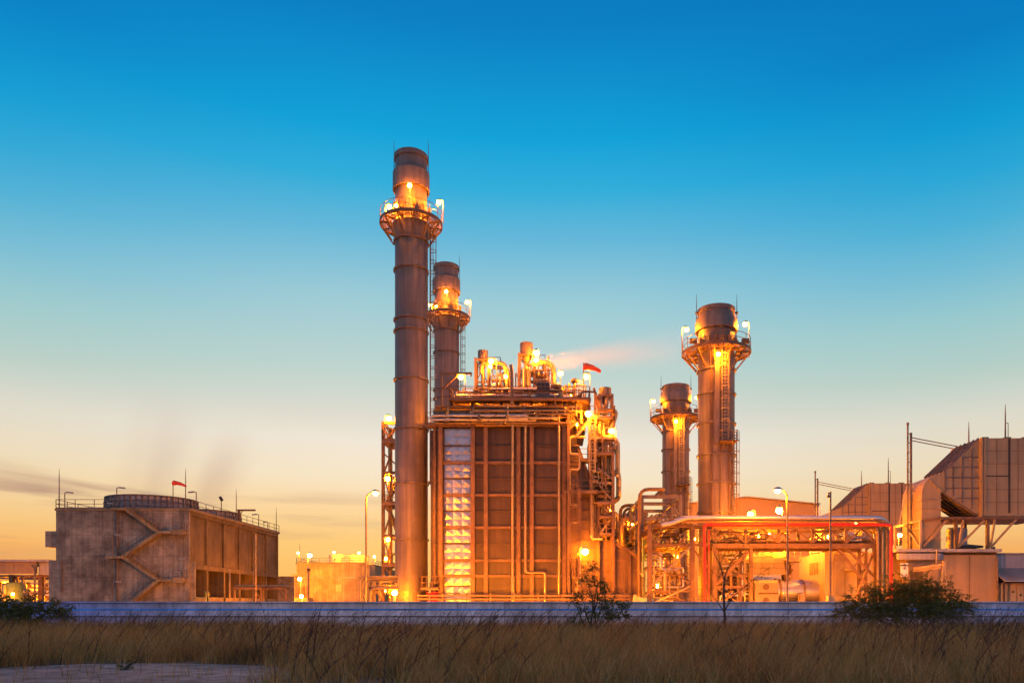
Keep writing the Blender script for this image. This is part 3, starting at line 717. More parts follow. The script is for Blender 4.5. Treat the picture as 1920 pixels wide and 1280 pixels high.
# deck lamps
for px, py, D, I, pole, base, r_, lab in (
    (921, 677, 75.4, 85, (0.5, .3), None, .24, 'bright sodium lamp right beside the left silencer'),
    (919, 687, 76.2, 22, None, None, .2, 'small sodium lamp just under the lamp of the left silencer'),
    (1006, 662, 75.4, 150, (-.4, .4), None, .26, 'brightest sodium lamp above the deck beside the larger silencer'),
    (1005, 675, 76.0, 45, None, None, .24, 'sodium lamp just under the brightest lamp of the deck'),
    (948, 706, 75.6, 25, None, None, .2, 'small sodium lamp on the arching pipe right of the left silencer'),
    (1051, 700, 76.0, 40, (0, .2), bz(752), .24, 'sodium lamp on a straight pole right of the arching pipe'),
    (1099, 706, 76.0, 50, (.38, .1), bz(752), .27, 'sodium lamp on a bent pole under the red windsock'),
    (864, 707, 74.8, 50, (.4, .2), bz(752), .26, 'sodium lamp hanging below the davit beam'),
    (1103, 776, 73.6, 210, (0, .5), bz(772), .28, 'flat sodium lamp under the right end of the boiler deck'),
    (1147, 808, 75.0, 85, (.4, .2), bz(840), .26, 'upper of two sodium lamps at the right side platforms'),
    (1140, 827, 77.2, 120, None, bz(848), .26, 'lower of two sodium lamps at the right side platforms'),
    (1097, 1034, 73.8, 170, (-.45, .2), bz(1100), .32, 'bright sodium lamp at the foot of the caged ladder behind the small tree'),
    (890, 745, 79.5, 40, None, bz(752), .2, 'small deck lamp behind the railing left of the left silencer'),
    (965, 742, 79.5, 45, None, bz(752), .2, 'small deck lamp between the two deck silencers'),
    (1068, 742, 79.8, 45, None, bz(752), .2, 'small deck lamp behind the relief valves'),
    (895, 775, 76.3, 100, None, bz(796), .15, 'small lamp under the left half of the boiler deck'),
    (935, 778, 75.2, 55, None, bz(796), .12, 'small lamp behind the paired silver pipes under the deck'), (1042, 779, 75.6, 60, None, bz(796), .12, 'small lamp under the deck near its right columns'),
    (1003, 776, 76.3, 100, None, bz(796), .15, 'small lamp under the middle of the boiler deck')):
    lamp(px, py, D, I, lab, pole, base, r_)

# ================================================================== INLET DUCT + ACCESS STEEL AT RIGHT END
ID = 76.2
ix = lambda px: X(px, ID)
iz = lambda py: Z(py, ID)
duct = thing('inlet_duct', (ix(1125), ID+4, 0), 'flaring clad exhaust duct curving down from the right side of the boiler', 'duct')
prof = [(1062, 1132), (1062, 800), (1076, 800), (1083, 837), (1109, 909), (1121, 943), (1132, 976), (1143, 1002), (1152, 1018), (1184, 1036), (1198, 1047), (1198, 1132)]
MB().prism_y([(ix(a), iz(b)) for a, b in prof], ID, ID+7.5).build('casing', M_duct, duct)
e = MB()
for a, b in zip(prof[3:], prof[4:-1]): e.bar((ix(a[0]), ID-.12, iz(a[1])), (ix(b[0]), ID-.12, iz(b[1])), .24, .3)
e.build('edge_angle', M_steel, duct)
def dedge(py):
    for a, b in zip(prof[2:], prof[3:]):
        if a[1] <= py <= b[1]: return a[0] + (b[0]-a[0])*(py-a[1])/max(1e-6, b[1]-a[1])
    return 1198
for py in (938, 957, 976, 994, 1012, 1031, 1050, 1068, 1087, 1105, 1120):
    MB().box(ix(1086), ix(dedge(py)-1.5), ID-.12, ID-.004, iz(py)-.06, iz(py)+.06).build('girt', M_steel, duct)
for px, t0 in ((1120, 926), (1151, 1022), (1180, 1038)):
    MB().box(ix(px)-.14, ix(px)+.14, ID-.26, ID-.01, 0, iz(t0)).build('stiffener', M_steel, duct)
dup_d = dup(duct, (0, 28, 0), 'second exhaust duct farther back, glimpsed through the pipe rack steel')

AD = 74.6
ax_ = lambda px: X(px, AD)
az_ = lambda py: Z(py, AD)
acc = thing('access_tower', (ax_(1110), AD, 0), 'lit steel access tower with platforms and caged ladders on the right side of the boiler', 'tower')
for px, y1, dd in ((1066, 760, 0), (1122, 742, 1.2), (1147, 742, 1.2), (1150, 848, 0), (1105, 760, 2.0), (1087, 915, -.3)):
    MB().box(X(px, AD+dd)-.12, X(px, AD+dd)+.12, AD+dd-.12, AD+dd+.12, 0 if px < 1140 else (0 if y1 == 742 else 0), Z(y1, AD+dd)).build('post', M_steel, acc)
for a, b, py, dpt, m_ in ((1104, 1153, 849, 3, M_grate), (1058, 1122, 921, 1.4, M_grate), (1120, 1152, 942, 2.4, M_grate), (1104, 1150, 782, 2.5, M_grate), (1066, 1090, 1078, 1.3, M_grate)):
    f = MB(); f.box(ax_(a), ax_(b), AD, AD+dpt, az_(py)-.16, az_(py)); pf = f.build('platform', m_, acc)
    railing(MB(), [(ax_(a), AD+dpt, az_(py)), (ax_(a), AD, az_(py)), (ax_(b), AD, az_(py)), (ax_(b), AD+dpt, az_(py))], 1.1, .8, .05).build('railing', M_steel, pf)
ladder(acc, ax_(1110.5), AD-.3, az_(886), az_(780), 0, -1, True, .55, M_cream, 1)
ladder(acc, ax_(1078), AD-.35, az_(1078), az_(898), 0, -1, True, .55, M_steel, 2)
ladder(acc, ax_(1081), AD-.5, .3, az_(1045), 0, -1, True, .5, M_steel, 2)
for a, b, py, dpt in ((1122, 1152, 905, 2.2), (1088, 1106, 860, 1.6), (1124, 1150, 968, 2.4), (1126, 1150, 1000, 2.4), (1108, 1150, 820, 2.4)):
    f = MB(); f.box(ax_(a), ax_(b), AD+.3, AD+.3+dpt, az_(py)-.12, az_(py)); pf = f.build('platform', M_grate, acc)
    railing(MB(), [(ax_(a), AD+.3, az_(py)), (ax_(b), AD+.3, az_(py)), (ax_(b), AD+.3+dpt, az_(py))], 1.05, .7, .05).build('railing', M_cream if py in (905, 820) else M_steel, pf)
for (a, b) in (((1124, 942), (1148, 905)), ((1148, 968), (1126, 942)), ((1126, 1000), (1148, 968)), ((1110, 849), (1148, 820))):
    o = MB()
    for yy_ in (AD+1.0, AD+1.7): o.bar((ax_(a[0]), yy_, az_(a[1])), (ax_(b[0]), yy_, az_(b[1])), .06, .22)
    for k in range(1, 8):
        p = Vector((ax_(a[0]), AD+1.0, az_(a[1]))).lerp(Vector((ax_(b[0]), AD+1.0, az_(b[1]))), k/8); o.box(p.x-.12, p.x+.12, AD+1.0, AD+1.7, p.z-.02, p.z+.02)
    o.build('stair_flight', M_cream, acc)
for a, b in (((1124, 905), (1150, 942)), ((1150, 1000), (1126, 1040)), ((1126, 1000), (1150, 1040)), ((1106, 782), (1122, 849))):
    o = MB(); o.bar((ax_(a[0]), AD+2.4, az_(a[1])), (ax_(b[0]), AD+2.4, az_(b[1])), .12); o.build('brace', M_steel, acc)
# zig-zag duct/pipe trace
def apipe(pts, r, m=M_cream, dd=0., name='pipe'):
    o = MB(); pipe(o, [(X(p[0], AD+dd), AD+dd, Z(p[1], AD+dd)) for p in pts], r); return o.build(name, m, acc)
apipe([(1098, 819), (1068, 819), (1068, 851), (1087, 851), (1087, 880), (1068, 880), (1068, 946), (1087, 946), (1087, 979), (1068, 979), (1068, 1050)], .12, M_cream, .6)
for py in (835, 865, 872): apipe([(1068, py), (1086, py)], .07, M_steel, .7)
apipe([(1068, 1065), (1068, 1130)], .12, M_cream, .2)
apipe([(1060, 876), (1065, 873), (1065, 905)], .08, M_steel, .3)
apipe([(1126, 740), (1126, 765), (1133, 773), (1137, 765), (1137, 745)], .17, M_steel2, 1.0)
apipe([(1120, 769), (1157, 769), (1149, 795), (1146, 812)], .22, M_pipe, .8)
apipe([(1125, 780), (1125, 815), (1131, 819), (1150, 819), (1158, 830), (1158, 885), (1156, 893)], .24, M_pipe, .9)
apipe([(1156, 880), (1160, 893), (1160, 933), (1150, 941), (1128, 941)], .26, M_pipe, 1.0)
apipe([(1136, 890), (1136, 938)], .2, M_pipe, 1.6)
apipe([(1152, 760), (1152, 800)], .08, M_steel, .3)
apipe([(1113, 727), (1116, 735), (1116, 920)], .12, M_steel, 1.6)
apipe([(1089, 740), (1092, 733), (1118, 735), (1118, 760)], .1, M_steel, .4)
br = MB(); br.bar((ax_(1080), AD+.2, az_(818)), (ax_(1103), AD+.2, az_(790)), .25); br.build('brace', M_steel2, acc)
br = MB(); br.bar((ax_(1064), AD+.2, az_(806)), (ax_(1082), AD+.2, az_(790)), .18); br.build('brace', M_steel, acc)
br = MB(); br.bar((ax_(1110), AD+.1, az_(893)), (ax_(1150), AD+.1, az_(940)), .14); br.build('brace', M_steel2, acc)
br = MB(); br.bar((ax_(1120), AD+.1, az_(876)), (ax_(1150), AD+.1, az_(899)), .14); br.build('brace', M_steel2, acc)
for px in (1128, 1132, 1136, 1140): MB().bar((ax_(px), AD+.5, az_(920)), (ax_(px), AD+.5, az_(890)), .06).build('bar', M_steel, acc)
clutter(acc, ax_(1108), ax_(1150), AD+.3, AD+3, az_(1010), az_(765), 52, (.05, .12), [M_pipe, M_steel, M_cream, M_steel2], 12)
clutter(acc, ax_(1064), ax_(1092), AD-.2, AD+.9, az_(1120), az_(1045), 14, (.05, .1), [M_pipe, M_cream, M_steel], 13)
clutter(acc, ax_(1120), ax_(1165), AD+2.5, AD+5, az_(1050), az_(945), 22, (.07, .16), [M_pipe, M_steel, M_spipe, M_green], 14)
lamp(1146, 955, 77, 45, 'small added sodium lamp among pipes under the lowest right side platform', None, None, .16)  # added light, no lamp known among these pipes
lamp(1141, 1000, 82, 70, 'small invented sodium lamp behind the slope of the exhaust duct', None, None, .18)  # invented lamp behind the duct, not a known fitting
lamp(1128, 800, 78.5, 60, 'small sodium lamp inside the access tower below the lowest silencer', None, None, .18)
lamp(1082, 795, 75.2, 60, 'small added sodium lamp in the corner between boiler roof and access tower', None, None, .16)  # made-up extra lamp in the roof corner

# ================================================================== STAIR TOWER (left of the tallest stack)
TD = 83.0
tx = lambda px: X(px, TD)
tz = lambda py: Z(py, TD)
tower = thing('stair_tower', (tx(735), TD+1.5, 0), 'slim open steel stair tower with three landings left of the tallest stack', 'tower')
for px, dd in ((718.5, 0), (765, 0), (718.5, 3.4), (765, 3.4)):
    MB().box(tx(px)-.16, tx(px)+.16, TD+dd-.16, TD+dd+.16, 0, tz(791)).build('post', M_steel, tower)
for py in (793, 886, 1004):
    for dd in (0, 3.4):
        b = MB(); b.bar((tx(716), TD+dd, tz(py)), (tx(767), TD+dd, tz(py)), .22, .3); b.build('beam', M_steel, tower)
    for px in (718.5, 765): b = MB(); b.bar((tx(px), TD, tz(py)), (tx(px), TD+3.4, tz(py)), .2, .28); b.build('beam', M_steel, tower)
for py in (825, 942, 1057):
    f = MB(); f.box(tx(717), tx(767), TD-.2, TD+3.5, tz(py)-.3, tz(py)); pf = f.build('landing', M_grate, tower)
    railing(MB(), [(tx(717), TD+3.4, tz(py)), (tx(717), TD-.2, tz(py)), (tx(767), TD-.2, tz(py))], 1.15, .55, .05).build('railing', M_steel, pf)
for (a, b, w_) in (((719, 800), (733, 830), .14), ((720, 850), (764, 890), .14), ((733, 848), (719, 884), .16), ((719, 893), (733, 940), .14), ((720, 950), (764, 1000), .14),
                   ((733, 958), (719, 1000), .16), ((719, 1010), (733, 1056), .14), ((720, 1064), (764, 1110), .14), ((733, 1072), (724, 1112), .16), ((721, 941), (746, 915), .13), ((721, 1056), (746, 1030), .13), ((722, 824), (746, 800), .13)):
    o = MB(); o.bar((tx(a[0]), TD+.3, tz(a[1])), (tx(b[0]), TD+.3, tz(b[1])), w_); o.build('brace', M_steel, tower)
for a, b in (((722, 1112), (762, 1060)), ((762, 1055), (722, 945)), ((722, 940), (762, 828))):
    o = MB()
    for yy_ in (TD+1.0, TD+2.0): o.bar((tx(a[0]), yy_, tz(a[1])), (tx(b[0]), yy_, tz(b[1])), .08, .28)
    for k in range(1, 14):
        p = Vector((tx(a[0]), TD+1.0, tz(a[1]))).lerp(Vector((tx(b[0]), TD+1.0, tz(b[1]))), k/14); o.box(p.x-.14, p.x+.14, TD+1.0, TD+2.0, p.z-.02, p.z+.02)
    o.build('stair_flight', M_grate, tower)
o = MB(); o.tube([(tx(731), TD+.6, 0), (tx(731), TD+.6, tz(800))], .16, 8); o.build('pipe', M_pipe, tower)
for px, py, D, I, r_, pl, lab in ((729, 784, 82.7, 90, .26, (-.45, .2), 'sodium lamp on top of the stair tower'), (727, 897, 83.8, 110, .24, None, 'sodium lamp under the second beam of the stair tower'),
    (728, 1011, 83.8, 110, .22, None, 'sodium lamp under the third beam of the stair tower'), (723, 1047, 83.3, 70, .2, None, 'sodium lamp just above the lowest landing of the stair tower'),
    (740, 1111, 76.6, 170, .28, (0, .3), 'starry sodium lamp at the foot of the tallest stack'), (721, 1107, 83.5, 40, .15, None, 'small sodium lamp at the foot of the stair tower')):
    lamp(px, py, D, I, lab, pl, None, r_)
pr = thing('pipe_loop_rack', (X(690, 76), 76, 0), 'dark bent pipes turning down in front of the lit tank, left of the stair tower', 'pipework')
for px, py, rr, dd in ((675, 1081, .13, 0), (680, 1084, .12, .5), (685, 1089, .11, .9), (689, 1096, .1, 1.2), (694, 1102, .16, .3)):
    o = MB(); D = 76+dd; pipe(o, [(X(px, D), D, 0), (X(px, D), D, Z(py, D)), (X(745, D), D, Z(py, D))], rr, .6, 8); o.build('pipe', M_steel2, pr)
for px in (699, 703, 712): MB().bar((X(px, 76.8), 76.8, 0), (X(px, 76.8), 76.8, Z(1088, 76.8)), .2).build('post', M_steel2, pr)
o = MB(); o.bar((X(703, 76.5), 76.5, Z(1105, 76.5)), (X(716, 76.5), 76.5, Z(1120, 76.5)), .18); o.build('brace', M_steel, pr)
vr = thing('valve_skid', (X(805, 74.2), 74.2, 0), 'railed valve skid with red valves at the foot of the boiler beside the tallest stack', 'pipework')
D = 74.0
MB().box(X(788, D), X(822, D), D, D+1.2, Z(1103, D)-.1, Z(1103, D)).build('floor', M_grate, vr)
railing(MB(), [(X(788, D), D+1.2, Z(1103, D)), (X(788, D), D, Z(1103, D)), (X(822, D), D, Z(1103, D)), (X(822, D), D+1.2, Z(1103, D))], 1.15, .5, .05).build('railing', M_steel, vr)
for k in range(5):
    v_ = MB(); xx = X(802+k*4, D); v_.ball((xx, D+.3, Z(1114, D)), .16); v_.lathe(xx, D+.3, [(.2, Z(1114, D)+.2), (.2, Z(1114, D)+.25)], 12); v_.tube([(xx, D+.3, 0), (xx, D+.3, Z(1112, D))], .06, 6); v_.build('valve', M_red, vr)
MB().box(X(804, D), X(810, D), D+.4, D+.8, Z(1101, D), Z(1090, D)).build('panel_box', M_dark, vr)

# ================================================================== PIPE RACK (deep) + PIPE BRIDGE
RD = 70.0
rx = lambda px: X(px, RD)
rz = lambda py: Z(py, RD)
rack = thing('pipe_rack', (rx(1258), RD+5, 0), 'tall braced steel pipe rack stacked with pipes, between exhaust duct and red fire pipe', 'pipe rack')
for D in (RD, RD+8, RD+17):
    for px in (1218, 1298):
        c = MB(); xx = rx(px); c.box(xx-.2, xx+.2, D-.2, D-.15, 0, rz(985)); c.box(xx-.2, xx+.2, D+.15, D+.2, 0, rz(985)); c.box(xx-.05, xx+.05, D-.15, D+.15, 0, rz(985)); c.build('column', M_steel, rack)
    for py, h_ in ((985, .32), (1021, .30), (1108, .16)):
        b = MB(); b.box(rx(1218)+.21, rx(1298)-.21, D-.12, D+.12, rz(py)-h_/2, rz(py)+h_/2); b.build('beam', M_steel, rack)
for px in (1218, 1298):
    for py in (985, 1021):
        b = MB(); b.box(rx(px)-.1, rx(px)+.1, RD+.21, RD+16.8, rz(py)-.15, rz(py)+.15); b.build('beam', M_steel, rack)
for yt, yb in ((1024, 1098), (1098, 1132)):
    b = MB(); b.bar((rx(1221), RD+.05, rz(yt)), (rx(1295), RD+.05, rz(yb)), .14); b.build('brace', M_steel, rack)
    b = MB(); b.bar((rx(1295), RD-.1, rz(yt)), (rx(1221), RD-.1, rz(yb)), .18); b.build('brace', M_pipe, rack)
# pipes running away along the rack
for k in range(9):
    xx = rx(1226 + k*8); zz = rz(985)+.16+.14+.02*k; rr = (.1, .14, .09, .12, .16, .1, .13, .09, .12)[k]
    o = MB(); o.tube([(xx, RD-.8, zz+rr), (xx, RD+16, zz+rr)], rr, 8); o.build('pipe', (M_pipe, M_steel, M_spipe)[k % 3], rack)
    o = MB(); zz = rz(1021)+.15; o.tube([(xx, RD-.4, zz+rr), (xx, RD+16, zz+rr)], rr, 8); o.build('pipe', (M_steel, M_pipe, M_green)[k % 3], rack)
clutter(rack, rx(1224), rx(1292), RD+.3, RD+5, rz(1018), rz(992), 16, (.05, .13), [M_pipe, M_steel, M_spipe, M_cream], 21)
clutter(rack, rx(1222), rx(1296), RD+2, RD+9, rz(1125), rz(1030), 26, (.06, .16), [M_pipe, M_steel, M_spipe, M_cream], 22)
# high part: frames going back
HD = 73.0
hx = lambda px: X(px, HD)
hz = lambda py: Z(py, HD)
hi = thing('upper_pipe_rack', (hx(1240), HD+15, 0), 'dark upper pipe rack running away from the viewer beside the smaller looking bypass stack', 'pipe rack')
for k, D in enumerate((HD, HD+5, HD+11, HD+18, HD+26, HD+35)):
    for px in (1204, 1276):
        o = MB(); o.box(hx(px)-.14, hx(px)+.14, D-.14, D+.14, 0 if k % 2 else hz(1000), hz(928)); o.build('post', M_steel2, hi)
    for py in (931, 972):
        o = MB(); o.box(hx(1204)+.15, hx(1276)-.15, D-.12, D+.12, hz(py)-.16, hz(py)+.16); o.build('beam', M_steel2, hi)
for px in (1204, 1276):
    for py in (931, 972): o = MB(); o.box(hx(px)-.1, hx(px)+.1, HD+.15, HD+35, hz(py)-.14, hz(py)+.14); o.build('beam', M_steel2, hi)
    for k, (a, b) in enumerate(((HD, HD+5), (HD+5, HD+11), (HD+11, HD+18))):
        o = MB(); o.bar((hx(px), a, hz(972)), (hx(px), b, hz(931)), .12); o.build('brace', M_steel2, hi)
for k, px in enumerate((1212, 1222, 1231, 1244, 1255, 1266)):
    rr = (.16, .1, .14, .2, .1, .12)[k]; o = MB(); o.tube([(hx(px), HD-.3, hz(972)+.17+rr), (hx(px), HD+34, hz(972)+.17+rr)], rr, 8); o.build('pipe', (M_steel2, M_steel, M_pipe)[k % 3], hi)
for k, (px, top, to, r_, D) in enumerate(((1199, 917, 1244, .17, 72.6), (1163, 947, 1197, .19, 85.2), (1170, 953, 1195, .16, 85.8), (1167, 971, 1205, .27, 84.6))):
    loose_pipe([(px, 1132, D), (px, top, D), (to, top, D), (to, top, D+8)], r_, ['tallest dark pipe arching over the left post of the upper pipe rack', 'outer of two dark pipes looping down left of the upper pipe rack',
                'inner of two dark pipes looping down left of the upper pipe rack', 'fat orange lit pipe bending down beside the curved exhaust duct'][k], M_pipe if k == 3 else M_steel, .9, 'loop_pipe', 'looping pipes at the pipe rack')
o = thing('rack_valve', (hx(1243), HD+1.0, hz(928)), 'dark valve assembly on top of the upper pipe rack', 'valve')
MB().box(hx(1238), hx(1246), HD+.6, HD+1.3, hz(928), hz(914)).build('body', M_steel2, o)
v_ = MB(); v_.bar((hx(1228), HD+.9, hz(928)), (hx(1240), HD+.9, hz(916)), .12); v_.bar((hx(1231), HD+.9, hz(928)), (hx(1243), HD+.9, hz(916)), .12); v_.build('strut', M_steel2, o)
v_ = MB(); v_.lathe(hx(1242), HD+.5, [(.3, hz(926)), (.3, hz(924))], 16); v_.build('handwheel', M_steel, o)
mid = thing('mid_pipework', (X(1185, 86), 86, 0), 'dense green and orange pipework between the exhaust duct and the pipe rack', 'pipework')
clutter(mid, X(1158, 86), X(1212, 86), 85, 90, Z(1050, 86), Z(962, 86), 38, (.07, .2), [M_pipe, M_steel, M_spipe, M_green], 31)
for k, px in enumerate((1166, 1172, 1180, 1188, 1196)):
    o = MB(); o.tube([(X(px, 86.5), 86.5, 0), (X(px, 86.5), 86.5, Z(985-k*4, 86.5))], .16, 8); o.build('riser', (M_pipe, M_green, M_steel)[k % 3], mid)
o = MB(); o.tube([(X(1206, 71.5), 71.5, 0), (X(1206, 71.5), 71.5, Z(1010, 71.5))], .1, 8); o.build('riser', M_green, mid)
sp = thing('loudspeaker', (X(1207, 70.5), 70.5, Z(1076, 70.5)), 'small pale horn loudspeaker left of the nearest pipe rack column', 'loudspeaker')
MB().add([], []).lathe(X(1205, 70.5), 70.5, [(.3, Z(1074, 70.5)), (.12, Z(1078, 70.5)), (.1, Z(1080, 70.5))], 12).build('horn', M_cream, sp)
MB().tube([(X(1205, 70.6), 70.9, 0), (X(1205, 70.6), 70.9, Z(1076, 70.5))], .05, 6).build('pole', M_steel, sp)
bxx = thing('kiosk_box', (X(1195, 69), 69, 0), 'small pale slanted cabinet just behind the wall left of the pipe rack', 'cabinet')
MB().prism_y([(X(1189, 69), 0), (X(1189, 69), Z(1118, 69)), (X(1192, 69), Z(1116, 69)), (X(1208, 69), Z(1121, 69)), (X(1208, 69), 0)], 69, 70).build('body', M_cream, bxx)
MB().box(X(1188, 69), X(1193, 69), 68.94, 69, 0, Z(1114, 69)).build('door', M_cream, bxx)

bridge = thing('pipe_bridge', (rx(1490), RD+2, 0), 'long horizontal steel truss bridge carrying pipes across the right half', 'pipe bridge')
for D in (RD, RD+4):
    for py, h_ in ((988, .30), (1023, .40)):
        o = MB(); o.box(rx(1336), rx(1648), D-.12, D+.12, rz(py)-h_/2, rz(py)+h_/2); o.build('chord', M_steel, bridge)
    pxs = [1340, 1398, 1460, 1523, 1586, 1645]
    for px in pxs:
        o = MB(); o.box(rx(px)-.12, rx(px)+.12, D-.1, D+.1, rz(1021)+.16, rz(988)-.15); o.build('truss_post', M_steel, bridge)
    for i, (a, b) in enumerate(zip(pxs, pxs[1:])):
        m_ = (a+b)/2
        o = MB(); o.bar((rx(a), D, rz(1018)), (rx(m_), D, rz(991)), .13); o.build('diagonal', M_steel, bridge)
        o = MB(); o.bar((rx(m_), D, rz(991)), (rx(b), D, rz(1018)), .13); o.build('diagonal', M_steel, bridge)
for px in (1340, 1408):
    for D in (RD, RD+4): 
        w_ = .17 if px == 1340 else .13
        o = MB(); o.box(rx(px)-w_, rx(px)+w_, D-.17, D+.17, 0, rz(1023)-.2); o.build('leg', M_steel, bridge)
for px in (1642, 1655):
    for D in (RD+.2, RD+3.8): o = MB(); o.box(rx(px)-.13, rx(px)+.13, D-.15, D+.15, 0, rz(1023)-.2); o.build('leg', M_steel, bridge)
for a, b, w_ in (((1344, 1030), (1404, 1095), .12), ((1404, 1032), (1344, 1095), .3), ((1344, 1100), (1385, 1130), .12), ((1404, 1100), (1344, 1132), .14),
                 ((1572, 1026), (1645, 1120), .2), ((1588, 1026), (1650, 1090), .2), ((1630, 1026), (1602, 1062), .14), ((1642, 1030), (1606, 1118), .16), ((1302, 1030), (1338, 1075), .14), ((1323, 993), (1340, 1006), .1)):
    o = MB(); o.bar((rx(a[0]), RD+.2, rz(a[1])), (rx(b[0]), RD+.2, rz(b[1])), w_); o.build('brace', M_steel, bridge)
for py, a, b in ((1020, 1302, 1336), (1100, 1345, 1404), (1077, 1345, 1404)):
    o = MB(); o.box(rx(a), rx(b), RD+.3, RD+.55, rz(py)-.12, rz(py)+.12); o.build('beam', M_steel, bridge)
o = MB(); o.box(rx(1336), rx(1648), RD+.15, RD+3.85, rz(1019), rz(1019)+.05); o.build('walk_floor', M_grate, bridge)
for k in range(6):
    o = MB(); yy_ = RD+.7+k*.5; rr = (.09, .12, .08, .14, .1, .12)[k]; o.tube([(rx(1250), yy_, rz(988)+.17+rr), (rx(1660), yy_, rz(988)+.17+rr)], rr, 8); o.build('pipe', (M_pipe, M_steel, M_spipe)[k % 3], bridge)
for k in range(4):
    o = MB(); yy_ = RD+1.0+k*.7; o.tube([(rx(1345), yy_, rz(1012)), (rx(1640), yy_, rz(1012))], .08, 7); o.build('pipe', (M_pipe, M_steel)[k % 2], bridge)
clutter(bridge, rx(1345), rx(1460), RD+1, RD+3.5, rz(1018), rz(992), 14, (.05, .1), [M_pipe, M_steel, M_cream], 41)
clutter(bridge, rx(1590), rx(1640), RD+.6, RD+3.5, rz(1018), rz(996), 12, (.05, .1), [M_pipe, M_cream, M_white], 42)
ladder(bridge, rx(1403), RD+.4, .2, rz(1028), 0, -1, False, .42, M_cream)
for k, (px, m_) in enumerate(((1646, M_pipe), (1650, M_steel), (1655, M_pipe), (1659, M_green), (1663, M_steel), (1667, M_pipe))):
    o = MB(); D = RD-.5+.15*(k % 2); pipe(o, [(X(px, D), D, 0), (X(px, D), D, Z(990+2*(k % 3), D)), (X(px, D)-.1, D+3, Z(990+2*(k % 3), D))], .12 + .02*(k % 2), .4, 8); o.build('down_pipe', m_, bridge)
ED = RD-.9
main = MB(); pipe(main, [P(1240, 984, ED), P(1262, 980, ED), P(1282, 970.5, ED), P(1652, 970.5, ED), P(1669, 985, ED+1.5), P(1669, 1132, ED+1.5)], .22, .8, 14)
tag(main.build('steam_main', M_spipe, None, P(1240, 984, ED)), 'long fat silver pipe along the top of the pipe bridge', 'pipe')
main = MB(); pipe(main, [P(1262, 977.5, ED+.2), P(1648, 977.5, ED+.2), P(1664, 992, ED+1.6), P(1664, 1132, ED+1.6)], .13, .6, 10)
tag(main.build('water_main', M_pipe, None, P(1262, 979, ED)), 'thinner orange lit pipe just under the silver pipe of the bridge', 'pipe')
fire = MB(); D = ED-.25; pipe(fire, [P(1321, 1135, D), P(1321, 983, D), P(1671, 983, D), P(1671, 1135, D)], .125, .3, 12)
tag(fire.build('fire_pipe', M_red, None, P(1321, 1135, D)), 'bright red fire water pipe framing the pipe bridge on both ends', 'pipe')
fp2 = MB(); fp2.tube([P(1329, 1132, ED+.6), P(1329, 992, ED+.6)], .05, 6); tag(fp2.build('fire_pipe', M_red, None, P(1329, 1132, ED+.6)), 'thin red pipe right beside the left upright of the fire water pipe', 'pipe')
for px, py, D, I, r_, pl, bs, lab in ((1687, 1003, 82, 320, .2, (0, .3), None, 'sodium lamp low beside the curved air intake duct'), (1605, 978, 92, 260, .2, (0, .3), 0, 'sodium lamp behind the bridge lighting the farther air intake'), (1267, 1043, 76, 120, .24, None, Z(1072, 76), 'sodium lamp on a short pole inside the pipe rack bracing'), (1471, 1029, 80.5, 150, .24, None, Z(1060, 80), 'sodium lamp just under the pipe bridge, left of the cream enclosure'),
    (1641, 989.5, 72.5, 120, .24, None, Z(1018, 72), 'sodium lamp at the right end inside the bridge truss'), (1461, 957, 71.8, 330, .3, (.3, .2), Z(985, 71.8), 'biggest sodium lamp above the pipe bridge, under the street lamp'),
    (1407, 964, 73.0, 140, .28, (.5, .2), Z(985, 73), 'sodium lamp just over the pipes of the bridge, left of the biggest one'), (1363, 1066, 86, 260, .22, None, None, 'small sodium lamp deep between the bridge legs'),
    (1255, 1008, 88, 200, .2, None, None, 'small sodium lamp deep inside the pipe rack'), (1185, 985, 86, 220, .2, None, None, 'small sodium lamp in the pipework beside the exhaust duct'),
    (1232, 1098, 84, 160, .2, None, None, 'small sodium lamp low behind the left rack column'), (1420, 1005, 77, 160, .2, None, None, 'small sodium lamp behind the bridge truss near the ladder'), (1555, 1006, 78, 200, .2, None, None, 'small sodium lamp behind the middle of the bridge truss')):
    lamp(px, py, D, I, lab, pl, bs, r_)

# ================================================================== TURBINE BLOCK UNDER THE BRIDGE
GD = 77.0
gx = lambda px: X(px, GD)
gz = lambda py: Z(py, GD)
enc = thing('turbine_enclosure', (gx(1590), GD+4, 0), 'cream flat sided enclosure with louvre and canopied door under the pipe bridge', 'enclosure')
MB().box(gx(1540), gx(1640), GD-1, GD+7, 0, gz(1038)).build('housing', M_cream, enc)
MB().box(gx(1539), gx(1641), GD-1.06, GD+7.06, gz(1038), gz(1036.5)).build('roof_edge', M_cream, enc)
MB().box(gx(1557), gx(1636), GD-1.06, GD-1.005, gz(1052), gz(1040)).build('fascia', M_intake, enc)
for py in (1100,): MB().box(gx(1580), gx(1640), GD-1.03, GD-1.005, gz(py)-.05, gz(py)+.05).build('seam', M_intake, enc)
for px in (1577, 1556): MB().box(gx(px)-.05, gx(px)+.05, GD-1.03, GD-1.005, 0, gz(1053)).build('seam', M_intake, enc)
cp = MB(); cp.prism_x([(GD-2.8, gz(1073)), (GD-2.8, gz(1071)), (GD-1.01, gz(1067)), (GD-1.01, gz(1070))], gx(1577), gx(1622)); cp.build('canopy', M_cream, enc)
lv = MB(); xl = gx(1540)
for k in range(7):
    z_ = gz(1074) + k*.16; lv.box(xl-.06, xl-.005, GD+1.2, GD+3.2, z_, z_+.08)
for yy_ in (GD+1.1, GD+1.85, GD+2.55, GD+3.2): lv.box(xl-.09, xl-.006, yy_, yy_+.1, gz(1074)-.05, gz(1074)+1.15)
lv.build('louvre', M_intake, enc)
gt = thing('gas_turbine', (gx(1495), GD+2, 0), 'silver clad horizontal turbine cylinder between the box and the cream enclosure', 'turbine')
